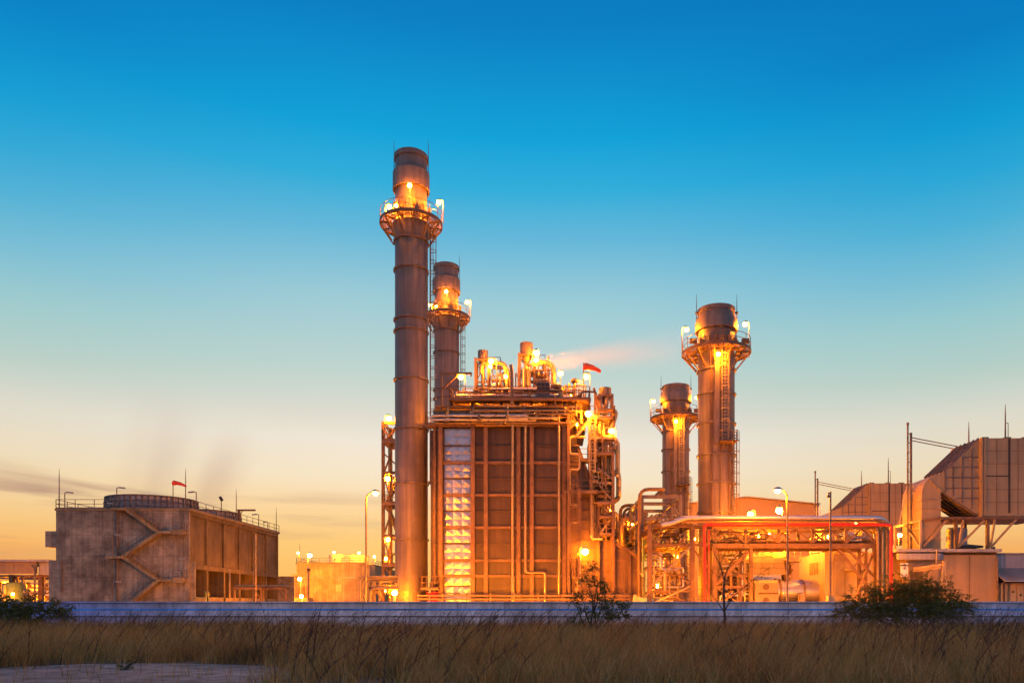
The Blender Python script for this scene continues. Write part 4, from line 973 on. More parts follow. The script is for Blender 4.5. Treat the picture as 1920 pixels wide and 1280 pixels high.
hd = MB(); n = 32; pr_ = [(gx(1460), 1.35), (gx(1472), 1.35), (gx(1474), 1.15), (gx(1541), 1.15)]; vs = []; fs = []
for xx, rr in pr_:
    for j in range(n): vs.append((xx, GD+1.6+rr*math.cos(2*PI*j/n), gz(1108)+rr*math.sin(2*PI*j/n)))
for i in range(len(pr_)-1):
    for j in range(n): a = i*n+j; b = i*n+(j+1) % n; fs.append((a, b, b+n, a+n))
hd.add(vs, fs).build('casing', M_spipe, gt)
for px, rr in ((1458, 1.5), (1466, 1.48), (1512, 1.25)):
    o = MB(); vs = []; fs = []
    for xx in (gx(px)-.10, gx(px)+.10):
        for j in range(n): vs.append((xx, GD+1.6+rr*math.cos(2*PI*j/n), gz(1108)+rr*math.sin(2*PI*j/n)))
    for j in range(n): fs.append((j, (j+1) % n, n+(j+1) % n, n+j))
    fs += [tuple(range(n))[::-1], tuple(range(n, 2*n))]; o.add(vs, fs).build('flange', M_pipe, gt)
MB().box(gx(1505), gx(1530), GD+1, GD+2.4, 0, gz(1120)).build('saddle', M_steel, gt)
MB().box(gx(1497), gx(1506), GD-.6, GD+.2, 0, gz(1113)).build('junction_box', M_cream, gt)
db = thing('duct_box', (gx(1438), GD+1.5, 0), 'bright rounded metal box with a round port left of the silver turbine cylinder', 'box')
MB().prism_x([(GD-.6, 0), (GD-.6, gz(1092)), (GD-.2, gz(1087)), (GD+3, gz(1087)), (GD+3, 0)], gx(1413), gx(1456)).build('body', M_cream, db)
o = MB(); o.box(gx(1419), gx(1456), GD-.66, GD-.605, gz(1113.5), gz(1110.5)); o.build('seam_bar', M_steel, db)
for py in (1100, 1125):
    o = MB(); vs = [(gx(1433)+.3*math.cos(2*PI*j/16), GD-.72, gz(py)+.3*math.sin(2*PI*j/16)) for j in range(16)]; vs += [(a, GD-.605, c) for a, b, c in vs]
    o.add(vs, [tuple(range(16))] + [(j, j+16, (j+1) % 16+16, (j+1) % 16) for j in range(16)]).build('port', M_steel, db)
hp = thing('hopper_hood', (gx(1443), GD+3, gz(1090)), 'slatted metal hood widening downward above the bright box', 'hood')
MB().prism_y([(gx(1412), gz(1074)), (gx(1412), gz(1046)), (gx(1470), gz(1046)), (gx(1476), gz(1074))], GD+.4, GD+3.6).build('hood', M_cream, hp)
for py in (1055, 1064): MB().box(gx(1412), gx(1472), GD+.34, GD+.395, gz(py)-.06, gz(py)+.06).build('slat', M_intake, hp)
MB().box(gx(1411), gx(1478), GD+.3, GD+3.8, gz(1076), gz(1074)).build('lip', M_cream, hp)
MB().box(gx(1416), gx(1470), GD+.9, GD+3.2, gz(1087), gz(1076)).build('neck', M_spipe, hp)
bh = thing('equipment_block', (gx(1445), GD+10, 0), 'plain lit equipment housing behind the slatted hood', 'housing')
MB().box(gx(1411), gx(1500), GD+4.5, GD+10, 0, gz(1029)).build('housing', M_cream, bh)
for py in (1038, 1058, 1080): MB().box(gx(1411), gx(1500), GD+4.4, GD+4.495, gz(py)-.06, gz(py)+.06).build('seam', M_intake, bh)
o = MB(); D = GD+4.2
o.build('x', M_steel, bh) if False else None
tk = thing('turbine_pipework', (gx(1380), GD+4, 0), 'crowded dark and lit machinery piping behind the bridge legs', 'pipework')
clutter(tk, gx(1344), gx(1412), GD, GD+5, .3, gz(1030), 46, (.07, .24), [M_pipe, M_steel, M_spipe, M_cream, M_steel2], 51)
for a, b, c_, d_ in ((1350, 1362, 1085, 1110), (1372, 1392, 1072, 1092), (1348, 1372, 1105, 1132), (1380, 1398, 1100, 1132)):
    o = MB(); o.box(gx(a), gx(b), GD+3, GD+5, gz(d_), gz(c_)); o.build('skid_box', (M_cream, M_steel)[a % 4 // 2], tk)
tk2 = thing('vent_pipework', (gx(1488), GD+2, 0), 'small bent pipes and railing at the left roof edge of the cream enclosure', 'pipework')
clutter(tk2, gx(1478), gx(1496), GD+1.5, GD+4, gz(1085), gz(1045), 9, (.08, .16), [M_pipe, M_steel], 52)
railing(MB(), [(gx(1484), GD+3, gz(1050)), (gx(1484), GD+1, gz(1050)), (gx(1508), GD+1, gz(1050))], 1.0, .8, .06).build('railing', M_cream, tk2)
MB().box(gx(1484), gx(1508), GD+1, GD+3, gz(1050)-.1, gz(1050)).build('floor', M_grate, tk2)
rt = thing('rooftop_pipework', (gx(1600), GD+3, gz(1037)), 'small pipes and flanges on the roof of the cream enclosure', 'pipework')
clutter(rt, gx(1545), gx(1640), GD, GD+5, gz(1036), gz(1027), 16, (.06, .14), [M_pipe, M_steel, M_white], 53)

# ================================================================== AIR INTAKE
ND = 76.0
nx_ = lambda px: X(px, ND)
nz_ = lambda py: Z(py, ND)
def make_intake(label, group):
    t = thing('air_intake', (nx_(1800), ND+2.2, nz_(1030)), label, 'air intake', group)
    y0, y1 = ND, ND+4.2
    du = MB(); du.prism_y([(nx_(a), nz_(b)) for a, b in ((1728, 1030), (1728, 930), (1729.5, 917), (1734, 906), (1743, 895), (1772, 884), (1836, 823), (1836, 966), (1768, 921), (1764, 925), (1764, 1030))], y0, y1)
    d_ = du.build('duct', M_intake, t)
    for py in (937, 953, 969, 990, 1011):
        o = MB(); o.box(nx_(1728)-.05, nx_(1764)+.05, y0-.07, y0-.004, nz_(py)-.06, nz_(py)+.06); o.box(nx_(1728)-.07, nx_(1728)-.004, y0, y1, nz_(py)-.06, nz_(py)+.06); o.build('band', M_intake, t)
    o = MB(); o.bar((nx_(1741), y0-.05, nz_(898)), (nx_(1766), y0-.05, nz_(922)), .12); o.build('seam', M_intake, t)
    for px, a, b in ((1772, 884, 924), (1787, 872, 930), (1804, 856, 942), (1822, 840, 954)):
        o = MB(); o.box(nx_(px)-.06, nx_(px)+.06, y0-.09, y0-.004, nz_(b), nz_(a)); o.build('rib', M_steel2, t)
    for py, a in ((857, 1803), (876, 1782), (895, 1774), (915, 1774), (934, 1792)):
        o = MB(); o.box(nx_(a), nx_(1835), y0-.06, y0-.004, nz_(py)-.05, nz_(py)+.05); o.build('rib', M_steel2, t)
    for k in range(6):
        yy_ = y0 + .1 + (y1-y0-.2)*k/5; o = MB(); o.bar((nx_(1771), yy_, nz_(883)), (nx_(1836), yy_, nz_(821.5)), .12, .22); o.build('roof_rib', M_steel2, t)
        o = MB(); o.bar((nx_(1769), yy_, nz_(923)), (nx_(1835), yy_, nz_(967)), .10, .16); o.build('floor_rib', M_steel2, t)
    for k in range(5):
        ya = y0 + .1 + (y1-y0-.2)*k/5 + .22; yb = ya + .35; o = MB()
        o.prism_x([(ya, 0), (yb, 0), (yb, .05), (ya, .05)], 0, 1)
        p, q = Vector((nx_(1780), 0, nz_(876)+.06)), Vector((nx_(1832), 0, nz_(827)+.06))
        o = MB(); o.add([(p.x, ya, p.z), (q.x, ya, q.z), (q.x, yb, q.z), (p.x, yb, p.z)], [(0, 1, 2, 3)]); o.build('skylight_strip', M_white, t)
    h = MB(); xl, xr = nx_(1836), nx_(1962)
    h.box(xl, xr, y0-.25, y1+1.2, nz_(968), nz_(822)); h.build('filter_house', M_intake, t)
    for px in (1838, 1843): o = MB(); o.box(nx_(px)-.08, nx_(px)+.08, y0-.38, y0-.255, nz_(968), nz_(821)); o.build('pilaster', M_intake, t)
    for px, w_ in ((1889.5, .11), (1922, .09)): o = MB(); o.box(nx_(px)-w_, nx_(px)+w_, y0-.27, y0-.252, nz_(962), nz_(823)); o.build('joint', M_dark, t)
    o = MB(); o.box(nx_(1844), nx_(1888), y0-.29, y0-.252, nz_(893)-.05, nz_(893)+.05); o.build('joint', M_dark, t)
    for px in (1866, 1906, 1940): o = MB(); o.box(nx_(px)-.025, nx_(px)+.025, y0-.275, y0-.252, nz_(966), nz_(823)); o.build('panel_seam', M_steel, t)
    for py in (846, 870, 918, 942): o = MB(); o.box(nx_(1845), nx_(1961), y0-.268, y0-.251, nz_(py)-.02, nz_(py)+.02); o.build('panel_seam', M_steel, t)
    for px in (1846, 1888, 1922):
        o = MB(); o.box(nx_(px)-.3, nx_(px)+.3, y0-.2, y0+.3, nz_(822), nz_(820)+.02); o.build('lifting_lug', M_steel, t)
    # support
    o = MB(); o.box(nx_(1760), nx_(1962), y0-.4, y1+.6, nz_(973.5), nz_(969)); o.build('support_deck', M_steel, t)
    for px in (1792, 1851.6):
        for yy_ in (y0, y1): o = MB(); o.box(nx_(px)-.14, nx_(px)+.14, yy_-.14, yy_+.14, nz_(1030), nz_(973.6)); o.build('leg', M_steel, t)
    for a, b, yy_ in (((1771, 977), (1729, 1024), -.3), ((1804, 974), (1795, 1026), -.2), ((1843, 976), (1796, 1024), -.25), ((1863, 974), (1855, 1026), -.2), ((1902, 974), (1857, 1024), -.25), ((1768, 974), (1790, 1024), 4.2), ((1790, 974), (1768, 1000), 4.2)):
        o = MB(); o.bar((nx_(a[0]), y0+yy_, nz_(a[1])), (nx_(b[0]), y0+yy_, nz_(b[1])), .17); o.build('brace', M_intake, t)
    for dd in (0, 5.6):
        o = MB(); o.box(nx_(1724)-.1, nx_(1724)+.1, y0-.3+dd, y0-.1+dd, nz_(1030), nz_(976)); o.build('side_post', M_cream, t)
    o = MB(); o.bar((nx_(1724), y0-.2, nz_(976)), (nx_(1724), y0+5.6, nz_(976)), .18); o.build('side_beam', M_cream, t)
    o = MB(); o.bar((nx_(1724), y0+3, nz_(980)), (nx_(1724), y0, nz_(1024)), .14); o.build('brace', M_cream, t)
    o = MB(); o.bar((nx_(1724)+.2, y0-.1, nz_(976)), (nx_(1764), y0-.3, nz_(972)), .16); o.build('side_beam', M_steel, t)
    o = MB(); o.lathe(nx_(1816), y0+2.2, [(.95, nz_(1026)), (.95, nz_(988)), (.8, nz_(985))], 24); o.build('silencer_drum', M_fan, t)
    o = MB(); o.prism_x([(y0+.2, nz_(1026)), (y0+.2, nz_(1022)), (y0+3, nz_(1015)), (y0+3, nz_(1026))], nx_(1806), nx_(1846)); o.build('skid', M_dark, t)
    for px, top, b in ((1816.5, 790, 836), (1885, 757, 822)):
        o = MB(); D = y0+1.5; xx, f = X(px, D), D/ND; zt_, zb_ = Z(top, D), Z(b+3, D); zb_ = min(zb_, nz_(840) if px < 1820 else nz_(822))
        o.tube([(xx, D, zb_-.2), (xx, D, zt_-1.0), (xx, D, zt_)], .09, 7, .02)
        if px > 1820: o.tube([(xx+.28, D, zb_), (xx+.28, D, zb_+1.9), (xx, D, zb_+1.9)], .04, 5)
        o.build('lightning_rod', M_steel2, t)
    return t
GI = 'pair of air intake filter houses on the right'
in1 = make_intake('nearer large tan air intake with curved duct and slanted roof at the right edge', GI)
in2 = dup(in1, (.45, 28, 0), 'farther tan air intake showing only its upper half above the pipe bridge', GI)
def make_mast(label, group):
    t = thing('access_mast', (X(1705, 78), 78, nz_(1030)), label, 'mast', group); D = 78
    MB().tube([(X(1702, D), D, nz_(1030)), (X(1702, D), D, Z(793, D))], .09, 7).build('pole', M_steel2, t)
    MB().lathe(X(1702, D), D, [(.13, Z(797, D)), (.13, Z(792, D))], 10).build('cap', M_steel2, t)
    MB().box(X(1708, D)-.09, X(1708, D)+.09, D-.09, D+.09, nz_(1030), Z(811, D)).build('pole', M_steel2, t)
    o = MB()
    for py in (813, 830, 848, 866, 884, 902): o.bar((X(1702, D), D, Z(py, D)), (X(1708, D), D, Z(py, D)), .07)
    o.build('rung', M_steel2, t)
    for dz in (0, .3):
        o = MB(); o.bar((X(1709, D), D, Z(820, D)-dz), (X(1802, D), D, Z(838, D)-dz), .08); o.build('arm', M_steel2, t)
    for a, b in (((1700, 912), (1684, 983)), ((1709, 912), (1723, 972))):
        o = MB(); o.bar((X(a[0], D), D-.1, Z(a[1], D)), (X(b[0], D), D-.3, Z(b[1], D)), .1); o.build('guy', M_cream, t)
    return t
ms1 = make_mast('nearer double mast with two thin arms reaching to the large air intake', 'masts of the air intakes')
ms2 = dup(ms1, (.2, 28, 0), 'farther double mast with thin arms in front of the pale sky right of the hall', 'masts of the air intakes')

# building under the intake and shed at the far right
bl = thing('equipment_building', (nx_(1765), ND+4, 0), 'tan flat roofed building carrying the large air intake', 'building')
MB().box(nx_(1690), nx_(1857), ND-1, ND+9, 0, nz_(1036)).build('wall', M_intake, bl)
MB().box(nx_(1668), nx_(1862), ND-1.5, ND+9.3, nz_(1036), nz_(1030.5)).build('roof', M_roof, bl)
MB().box(nx_(1672), nx_(1753), ND-1.6, ND-1.02, nz_(1050), nz_(1039)).build('fascia', M_fan, bl)
MB().box(nx_(1668), nx_(1690)-.02, ND+.4, ND+8, 0, nz_(1037)).build('side_wall', M_intake, bl)
for k in range(28):
    pass
o = MB()
for k in range(34): xx = nx_(1756+k*3); o.box(xx, xx+.08, ND-1.12, ND-1.003, nz_(1041), nz_(1037.5))
o.build('eave_trim', M_dark, bl)
for px in (1756, 1807): MB().box(nx_(px)-.03, nx_(px)+.03, ND-1.03, ND-1.004, 0, nz_(1042)).build('seam', M_steel, bl)
MB().tube([(nx_(1857), ND-1.2, 0), (nx_(1857), ND-1.2, nz_(1046))], .09, 7).build('drain_pipe', M_steel2, bl)
MB().box(nx_(1698), nx_(1720), ND-1.04, ND-1.004, 0, nz_(1072)).build('door', M_duct, bl)
MB().bar((nx_(1672), ND-1.8, nz_(1061)), (nx_(1730), ND-1.8, nz_(1061)), .12).build('cable_rail', M_steel2, bl)
MB().tube([(nx_(1739), ND-1.8, nz_(1062)), (nx_(1739), ND-1.8, nz_(1032))], .08, 6).build('vent_pipe', M_cream, bl)
sg = thing('number_sign', (nx_(1681), ND-1.5, nz_(1085)), 'pale square board with a dark number right of the red pipe', 'sign')
MB().box(nx_(1674), nx_(1687), ND-1.75, ND-1.65, nz_(1082), nz_(1057)).build('board', M_white, sg)
tc_ = bpy.data.curves.new('number', 'FONT'); tc_.body = '2'; tc_.size = .75; tc_.extrude = .01
to = bpy.data.objects.new('number', tc_); C.objects.link(to)
bpy.context.view_layer.update(); me = bpy.data.meshes.new_from_object(to); bpy.data.objects.remove(to)
to = bpy.data.objects.new('number', me); C.objects.link(to); me.materials.append(M_dark); to.parent = sg
to.location = Vector((nx_(1677.5), ND-1.765, nz_(1068)))-ORG[sg.name]; to.rotation_euler = (R(90), 0, 0)
MB().tube([(nx_(1681), ND-1.6, 0), (nx_(1681), ND-1.6, nz_(1082))], .06, 6).build('post', M_steel, sg)
af = thing('hoist_frame', (nx_(1770), ND-3, 0), 'yellowish A-frame with a beam in front of the tan building', 'frame')
D = ND-3
for a, b in (((1769, 1058), (1756, 1130)), ((1770, 1058), (1782, 1130))): MB().bar((X(a[0], D), D, Z(a[1], D)), (X(b[0], D), D, 0), .14).build('leg', M_cream, af)
MB().box(X(1767, D), X(1772, D), D-.15, D+.15, Z(1062, D), Z(1051, D)).build('head', M_cream, af)
MB().bar((X(1767, D), D, Z(1058, D)), (X(1726, D), D+1.5, Z(1064, D)), .14, .2).build('beam', M_cream, af)
MB().bar((X(1767, D), D+.2, Z(1063, D)), (X(1728, D), D+1.7, Z(1068, D)), .12, .24).build('beam', M_cream, af)
sh = thing('machine_shed', (nx_(1900), ND+4, 0), 'grey roofed open shed with cream machine cabinets at the far right', 'shed')
MB().box(nx_(1859), nx_(1985), ND+.5, ND+8, nz_(1066), nz_(1037.5)).build('upper_wall', M_fan, sh)
MB().box(nx_(1858), nx_(1986), ND+.3, ND+8.2, nz_(1037.4), nz_(1035.5)).build('roof', M_roof, sh)
MB().prism_x([(ND-2.0, nz_(1091)), (ND-2.0, nz_(1089)), (ND+.48, nz_(1064)), (ND+.48, nz_(1067))], nx_(1862), nx_(1985)).build('awning', M_roof, sh)
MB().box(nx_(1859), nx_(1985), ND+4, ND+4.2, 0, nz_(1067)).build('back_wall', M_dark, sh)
for px in (1863, 1930): MB().box(nx_(px)-.08, nx_(px)+.08, ND-1.8, ND-1.64, 0, nz_(1091)).build('post', M_dark, sh)
mc = thing('machine_cabinet', (nx_(1900), ND-.2, 0), 'row of cream machine doors with black latches under the shed awning', 'cabinet')
MB().box(nx_(1867), nx_(1980), ND-.6, ND+1.6, 0, nz_(1093)).build('body', M_intake, mc)
for k, px in enumerate((1868, 1885, 1899, 1913, 1928, 1942)):
    dr = MB().box(nx_(px)+.05, nx_(px)+.66, ND-.66, ND-.605, .3, nz_(1096)).build('door', M_cream, mc)
    MB().box(nx_(px)+.28, nx_(px)+.42, ND-.72, ND-.665, nz_(1111 if k % 2 else 1117), nz_(1107 if k % 2 else 1113)).build('latch', M_dark, dr)
rc = thing('floodlight', (nx_(1872), ND+1, nz_(1036)), 'small unlit floodlight on a short stem on the shed roof', 'floodlight')
MB().tube([(nx_(1872), ND+1, nz_(1036)), (nx_(1872), ND+1, nz_(1030))], .05, 6).build('stem', M_steel2, rc)
MB().bar((nx_(1869.5), ND+1, nz_(1027)), (nx_(1875.5), ND+1, nz_(1024.5)), .3, .2).build('head', M_steel2, rc)

# ================================================================== TURBINE HALL
D = 132.0
hall = thing('turbine_hall', (X(1413, D), D+20, 0), 'big ribbed hall with a low gable behind the bypass stacks', 'hall')
MB().prism_y([(X(1285, D), 0), (X(1285, D), Z(945, D)), (X(1400, D), Z(932.5, D)), (X(1536, D), Z(946, D)), (X(1536, D), 0)], D, D+45).build('wall', M_hall, hall)
rf = MB()
for a, b in (((1284, 944.5), (1400, 931.8)), ((1400, 931.8), (1537, 945.3))): rf.add([(X(a[0], D), D-.5, Z(a[1], D)), (X(b[0], D), D-.5, Z(b[1], D)), (X(b[0], D), D+45.5, Z(b[1], D)), (X(a[0], D), D+45.5, Z(a[1], D)), (X(a[0], D), D-.5, Z(a[1], D)+.15), (X(b[0], D), D-.5, Z(b[1], D)+.15), (X(b[0], D), D+45.5, Z(b[1], D)+.15), (X(a[0], D), D+45.5, Z(a[1], D)+.15)],
    [(0,3,2,1),(4,5,6,7),(0,1,5,4),(1,2,6,5),(2,3,7,6),(3,0,4,7)])
rf.build('roof', M_roof, hall)
MB().box(X(1533.5, D)-.3, X(1536, D)+.3, D-.3, D-.02, 0, Z(950, D)).build('drain_pipe', M_white, hall)
lamp(1440, 1000, 116, 2200, 'floodlight hidden behind the bridge that lights the hall gable', None, 0, .3)
lamp(1300, 1010, 118, 1100, 'sodium lamp lighting the left corner of the hall gable', None, 0, .3)

# ================================================================== STREET LAMPS AND POLES
def street(px_pole, D, px_l, py_l, I, label, top):
    t = thing('street_lamp', (X(px_pole, D), D, 0), label, 'street lamp', 'street lamps behind the wall')
    zl_ = Z(py_l, D); xp, xl_ = X(px_pole, D), X(px_l, D)
    MB().tube(bend([(xp, D, 0), (xp, D, Z(top, D)), (xp+(xl_-xp)*.55, D, zl_+.22), (xl_, D, zl_+.30)], .5), .085, 8, .05).build('pole', M_steel2, t)
    MB().lathe(xl_, D, [(.12, zl_+.42), (.3, zl_+.34), (.36, zl_+.18)], 14).build('lamp_head', M_lampm, t)
    MB().ball((xl_, D, zl_+.05), .2, 10, 6, .75).build('bulb', lamp_mat(LM*4*I/(PI*.2*.2)), t)
street(686.5, 68, 704, 926.5, 100, 'tall street lamp with arm to the right, left of the stair tower', 930)
street(1476, 64, 1458, 922, 130, 'tall street lamp with arm to the left above the pipe bridge', 926)
D = 62
cc = thing('camera_pole', (X(1557, D), D, 0), 'slim dark pole with a small camera hook, on a pale block before the bridge', 'pole')
MB().tube([(X(1557, D), D, 0), (X(1557, D), D, Z(921, D))], .085, 8).build('pole', M_steel2, cc)
MB().tube(bend([(X(1557, D), D, Z(925, D)), (X(1553, D), D, Z(923, D)), (X(1552.5, D), D, Z(929, D))], .1), .05, 6).build('bracket', M_steel2, cc)
MB().ball((X(1552.7, D), D, Z(930, D)), .12).build('camera_dome', M_dark, cc)
MB().box(X(1551, D), X(1563, D), D-.3, D+.3, 0, Z(1116, D)).build('base', M_cream, cc)

# ================================================================== COOLING TOWER (left)
KD = 95.0
kx = lambda px: X(px, KD)
kz = lambda py: Z(py, KD)
ct = thing('cooling_tower', ((kx(105)+kx(355))/2, KD+16, 0), 'large stained concrete cooling tower block with zigzag stairs on its front', 'cooling tower')
KX0, KX1, KE = kx(105), kx(354), 126.0
kt = kz(957)
MB().box(KX0, KX1-2.4, KD, KE, 0, kt).build('front_block', M_conc, ct)
MB().box(kx(91), KX0-.02, KD+.05, KD+14, 0, kz(1050)).build('side_block', M_conc, ct)
MB().box(kx(84), KX0-.02, KD+.08, KD+7, kz(1025), kz(995)).build('side_duct', M_conc, ct)
MB().box(KX0-.1, KX1+.25, KD-.12, KE+.1, kt, kt+.28).build('roof_slab', M_conc2, ct)
for py, h_ in ((967, .05), (1012, .12), (1054, .07), (1062, .05), (1073, .07), (1109, .09)): MB().box(KX0+.02, kx(221) if py > 1020 else KX1-.3, KD-.05, KD-.004, kz(py)-h_, kz(py)+h_).build('formwork_joint', M_conc, ct)
for px in (119, 145, 160, 175, 191, 206): MB().box(kx(px)-.06, kx(px)+.06, KD-.04, KD-.004, kz(1108), kz(1055)).build('formwork_joint', M_conc, ct)
MB().tube([(kx(221), KD-.15, .0), (kx(221), KD-.15, kz(957))], .10, 7).build('drain_pipe', M_steel2, ct)
MB().tube([(kx(117), KD-.15, kz(1108)), (kx(117), KD-.15, kz(1051))], .07, 7).build('drain_pipe', M_steel, ct)
# right face: pilasters, panels, opening with louvre walls
ZB = kz(1060); ys = [KD + (KE-KD)*k/6 for k in range(7)]
MB().box(KX1-2.39, KX1+.03, KD, KD+.31, 0, kt-.001).build('corner_wall', M_conc, ct)
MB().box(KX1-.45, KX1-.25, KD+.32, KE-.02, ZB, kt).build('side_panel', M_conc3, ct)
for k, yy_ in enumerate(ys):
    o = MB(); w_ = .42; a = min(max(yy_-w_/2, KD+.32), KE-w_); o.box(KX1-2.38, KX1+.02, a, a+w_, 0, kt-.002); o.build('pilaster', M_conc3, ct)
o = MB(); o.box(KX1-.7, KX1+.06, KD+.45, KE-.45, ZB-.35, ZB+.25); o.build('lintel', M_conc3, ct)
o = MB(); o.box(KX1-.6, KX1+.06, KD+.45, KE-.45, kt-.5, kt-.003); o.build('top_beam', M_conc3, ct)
o = MB(); o.box(KX1-.6, KX1+.02, KD+.45, KE-.45, 0, kz(1118)); o.build('plinth', M_conc2, ct)
for a, b in zip(ys, ys[1:]): o = MB(); o.box(KX1-2.38, KX1-2.2, a+1.7, b-.5, 0, ZB-.4); o.build('inner_wall', M_shaded_fill, ct)
MB().box(KX1, KX1+.55, KD+.4, KD+.7, 0, kz(1052)).build('fin_wall', M_conc, ct)
MB().box(KX1, KX1+2.6, KE-.3, KE, 0, Z(1080, KE)).build('fin_wall', M_conc, ct)
# roof railing
rl = MB(); zz = kt+.28
railing(rl, [(KX1+.15, KE, zz), (KX1+.15, KD, zz), (KX0, KD, zz), (KX0, KE, zz)], 1.1, 2.2, .06); rl.build('railing', M_steel2, ct)
# fan stacks
def fan_stack(cx, cy_, r, z0, h, n=48):
    o = MB(); prof_ = [(r*1.03, z0), (r*.985, z0+h*.5), (r, z0+h), (r*.97, z0+h), (r*.955, z0+h*.5), (r*.99, z0)]
    o.lathe(cx, cy_, prof_, 56, False); f = o.build('fan_stack', M_fan, ct)
    o = MB()
    for j in range(n):
        a = 2*PI*j/n; c, s_ = math.cos(a), math.sin(a); o.bar((cx+r*1.04*c, cy_+r*1.04*s_, z0), (cx+r*1.01*c, cy_+r*1.01*s_, z0+h), .12)
    o.lathe(cx, cy_, [(r*1.0, z0+h-.12), (r*1.03, z0+h-.12), (r*1.03, z0+h+.03), (r*1.0, z0+h+.03)], 56, False)
    for q in (.33, .66): o.lathe(cx, cy_, [(r*1.02, z0+h*q-.04), (r*1.045, z0+h*q-.04), (r*1.045, z0+h*q+.04), (r*1.02, z0+h*q+.04)], 56, False)
    o.build('rib', M_steel2, f)
fan_stack(X(286, 103), 103, 5.45, zz, 2.1); fan_stack(X(286, 103), 117.5, 5.45, zz, 2.1)
# stairs
def flight(t, x0, z0, x1, z1, y, wd=1.0, m=M_conc2):
    o = MB(); n = 16; dx = (x1-x0)/n; dz = (z1-z0)/n
    for k in range(n): o.box(min(x0+dx*k, x0+dx*(k+1)), max(x0+dx*k, x0+dx*(k+1)), y-wd, y, z0+dz*k-.02, z0+dz*(k+1)+.0)
    o.prism_y([(x0, z0-.35), (x1, z1-.35), (x1, z1), (x0, z0)], y-wd+.02, y-.02)
    f = o.build('stair_flight', m, t)
    railing(MB(), [(x0, y-wd+.06, z0), (x1, y-wd+.06, z1)], 1.0, 1.1, .05, kick=False).build('stair_railing', M_steel2, f)
SY = KD-.06
def landing(a, b, py):
    o = MB(); o.box(kx(a), kx(b), SY-1.3, SY, kz(py)-.28, kz(py)); l = o.build('landing', M_conc2, ct)
    return l
landing(219, 243, 954); l1 = landing(303, 351, 997); landing(209, 239, 1043); l2 = landing(303, 352, 1086)
for l_, py in ((l1, 997), (l2, 1086)):
    railing(MB(), [(kx(333), SY-1.25, kz(py)), (kx(351), SY-1.25, kz(py)), (kx(351), SY, kz(py))], 1.1, .8, .05, mid=3).build('railing', M_steel2, l_)
    MB().box(kx(333), kx(354), SY-1.42, SY-1.302, kz(py)-.45, kz(py)+.2).build('parapet', M_conc2, l_)
flight(ct, kx(304), kz(997), kx(243), kz(954), SY); flight(ct, kx(237), kz(1043), kx(305), kz(997), SY)
flight(ct, kx(304), kz(1086), kx(239), kz(1043), SY); flight(ct, kx(225), kz(1150), kx(304), kz(1086), SY)
# unlit lamps and rods
def dead_lamp(px, py, D, base, dirx, label):
    t = thing('unlit_lamp', (X(px, D), D, base), label, 'lamp', 'unlit lamps of the cooling tower')
    zt_ = Z(py, D); xx = X(px, D)
    MB().tube(bend([(xx, D, base), (xx, D, zt_), (xx+dirx*.35, D, zt_+.04)], .12), .055, 6).build('pole', M_steel2, t)
    MB().bar((xx+dirx*.3, D, zt_+.03), (xx+dirx*1.0, D, zt_-.04), .26, .16).build('lamp_head', M_lampm, t)
for px, py, D, base, dx, lab in ((121.5, 923, 96, zz, 1, 'unlit lamp on the left front corner of the cooling tower roof, turned right'), (197, 943, 95.5, zz, 1, 'shortest unlit lamp on the roof railing left of the front fan stack'),
    (219, 914, 95.6, zz, 1, 'unlit lamp on a pole against the left edge of the front fan stack'), (210.5, 1002, 93.6, kz(1043), 1, 'unlit lamp above the left middle stair landing'), (212, 1090, 93.6, kz(1118), 1, 'unlit lamp low at the left of the lowest stair flight'),
    (351, 1047, 93.6, kz(1086), -1, 'unlit lamp above the lower right stair landing'), (368, 922, 98, zz, -1, 'unlit lamp on the roof right of the front fan stack, turned left'), (485, 964, 118, zz, -1, 'unlit lamp near the back end of the cooling tower roof'), (502, 978, 122, zz, -.7, 'farthest short unlit lamp on the cooling tower roof')):
    dead_lamp(px, py, D, base, dx, lab)
def rod(px, top, D, base, label):
    t = MB(); t.tube([(X(px, D), D, base), (X(px, D), D, Z(top, D)-1.0), (X(px, D), D, Z(top, D))], .075, 6, .015)
    tag(t.build('lightning_rod', M_steel2, None, (X(px, D), D, base)), label, 'lightning rod', 'lightning rods of the cooling tower')
rod(111, 878, 95.3, zz, 'lightning rod at the left front corner of the cooling tower roof'); rod(348, 878, 96, zz, 'tallest lightning rod right beside the orange windsock')
rod(443, 916, 110, zz, 'lightning rod in the middle of the cooling tower side, left of the jib'); rod(518, 951, 125, zz, 'lightning rod at the back end of the cooling tower roof')
windsock(324.5, 905, 952, 96.2, (351, 912), .30, .12, 'orange windsock on a pole above the front fan stack of the cooling tower')
D = 107
fl = thing('floodlight', (X(415, D), D, zz), 'unlit floodlight on a thin pole on the cooling tower side railing', 'floodlight')
MB().tube([(X(415, D), D, zz), (X(415, D), D, Z(937, D))], .06, 6).build('stem', M_steel2, fl)
MB().bar((X(412.5, D), D, Z(931, D)), (X(416.5, D), D, Z(938, D)), .4, .3).build('head', M_dark, fl)
D = 111
jb = thing('jib_crane', (X(448, D), D, zz), 'small jib crane on the cooling tower roof edge', 'crane')
MB().box(X(446, D), X(450, D), D-.15, D+.15, kt-1, Z(955, D)).build('post', M_steel, jb)
MB().bar((X(445, D), D, Z(956, D)), (X(479, D), D, Z(956, D)), .2, .24).build('boom', M_steel, jb)
MB().bar((X(449, D), D, Z(966, D)), (X(455, D), D, Z(957, D)), .1).build('brace', M_steel, jb)
pt = thing('pipe_tray', (X(486, 93), 93, 0), 'low orange lit pipe tray on legs in front of the cooling tower side', 'pipe rack')
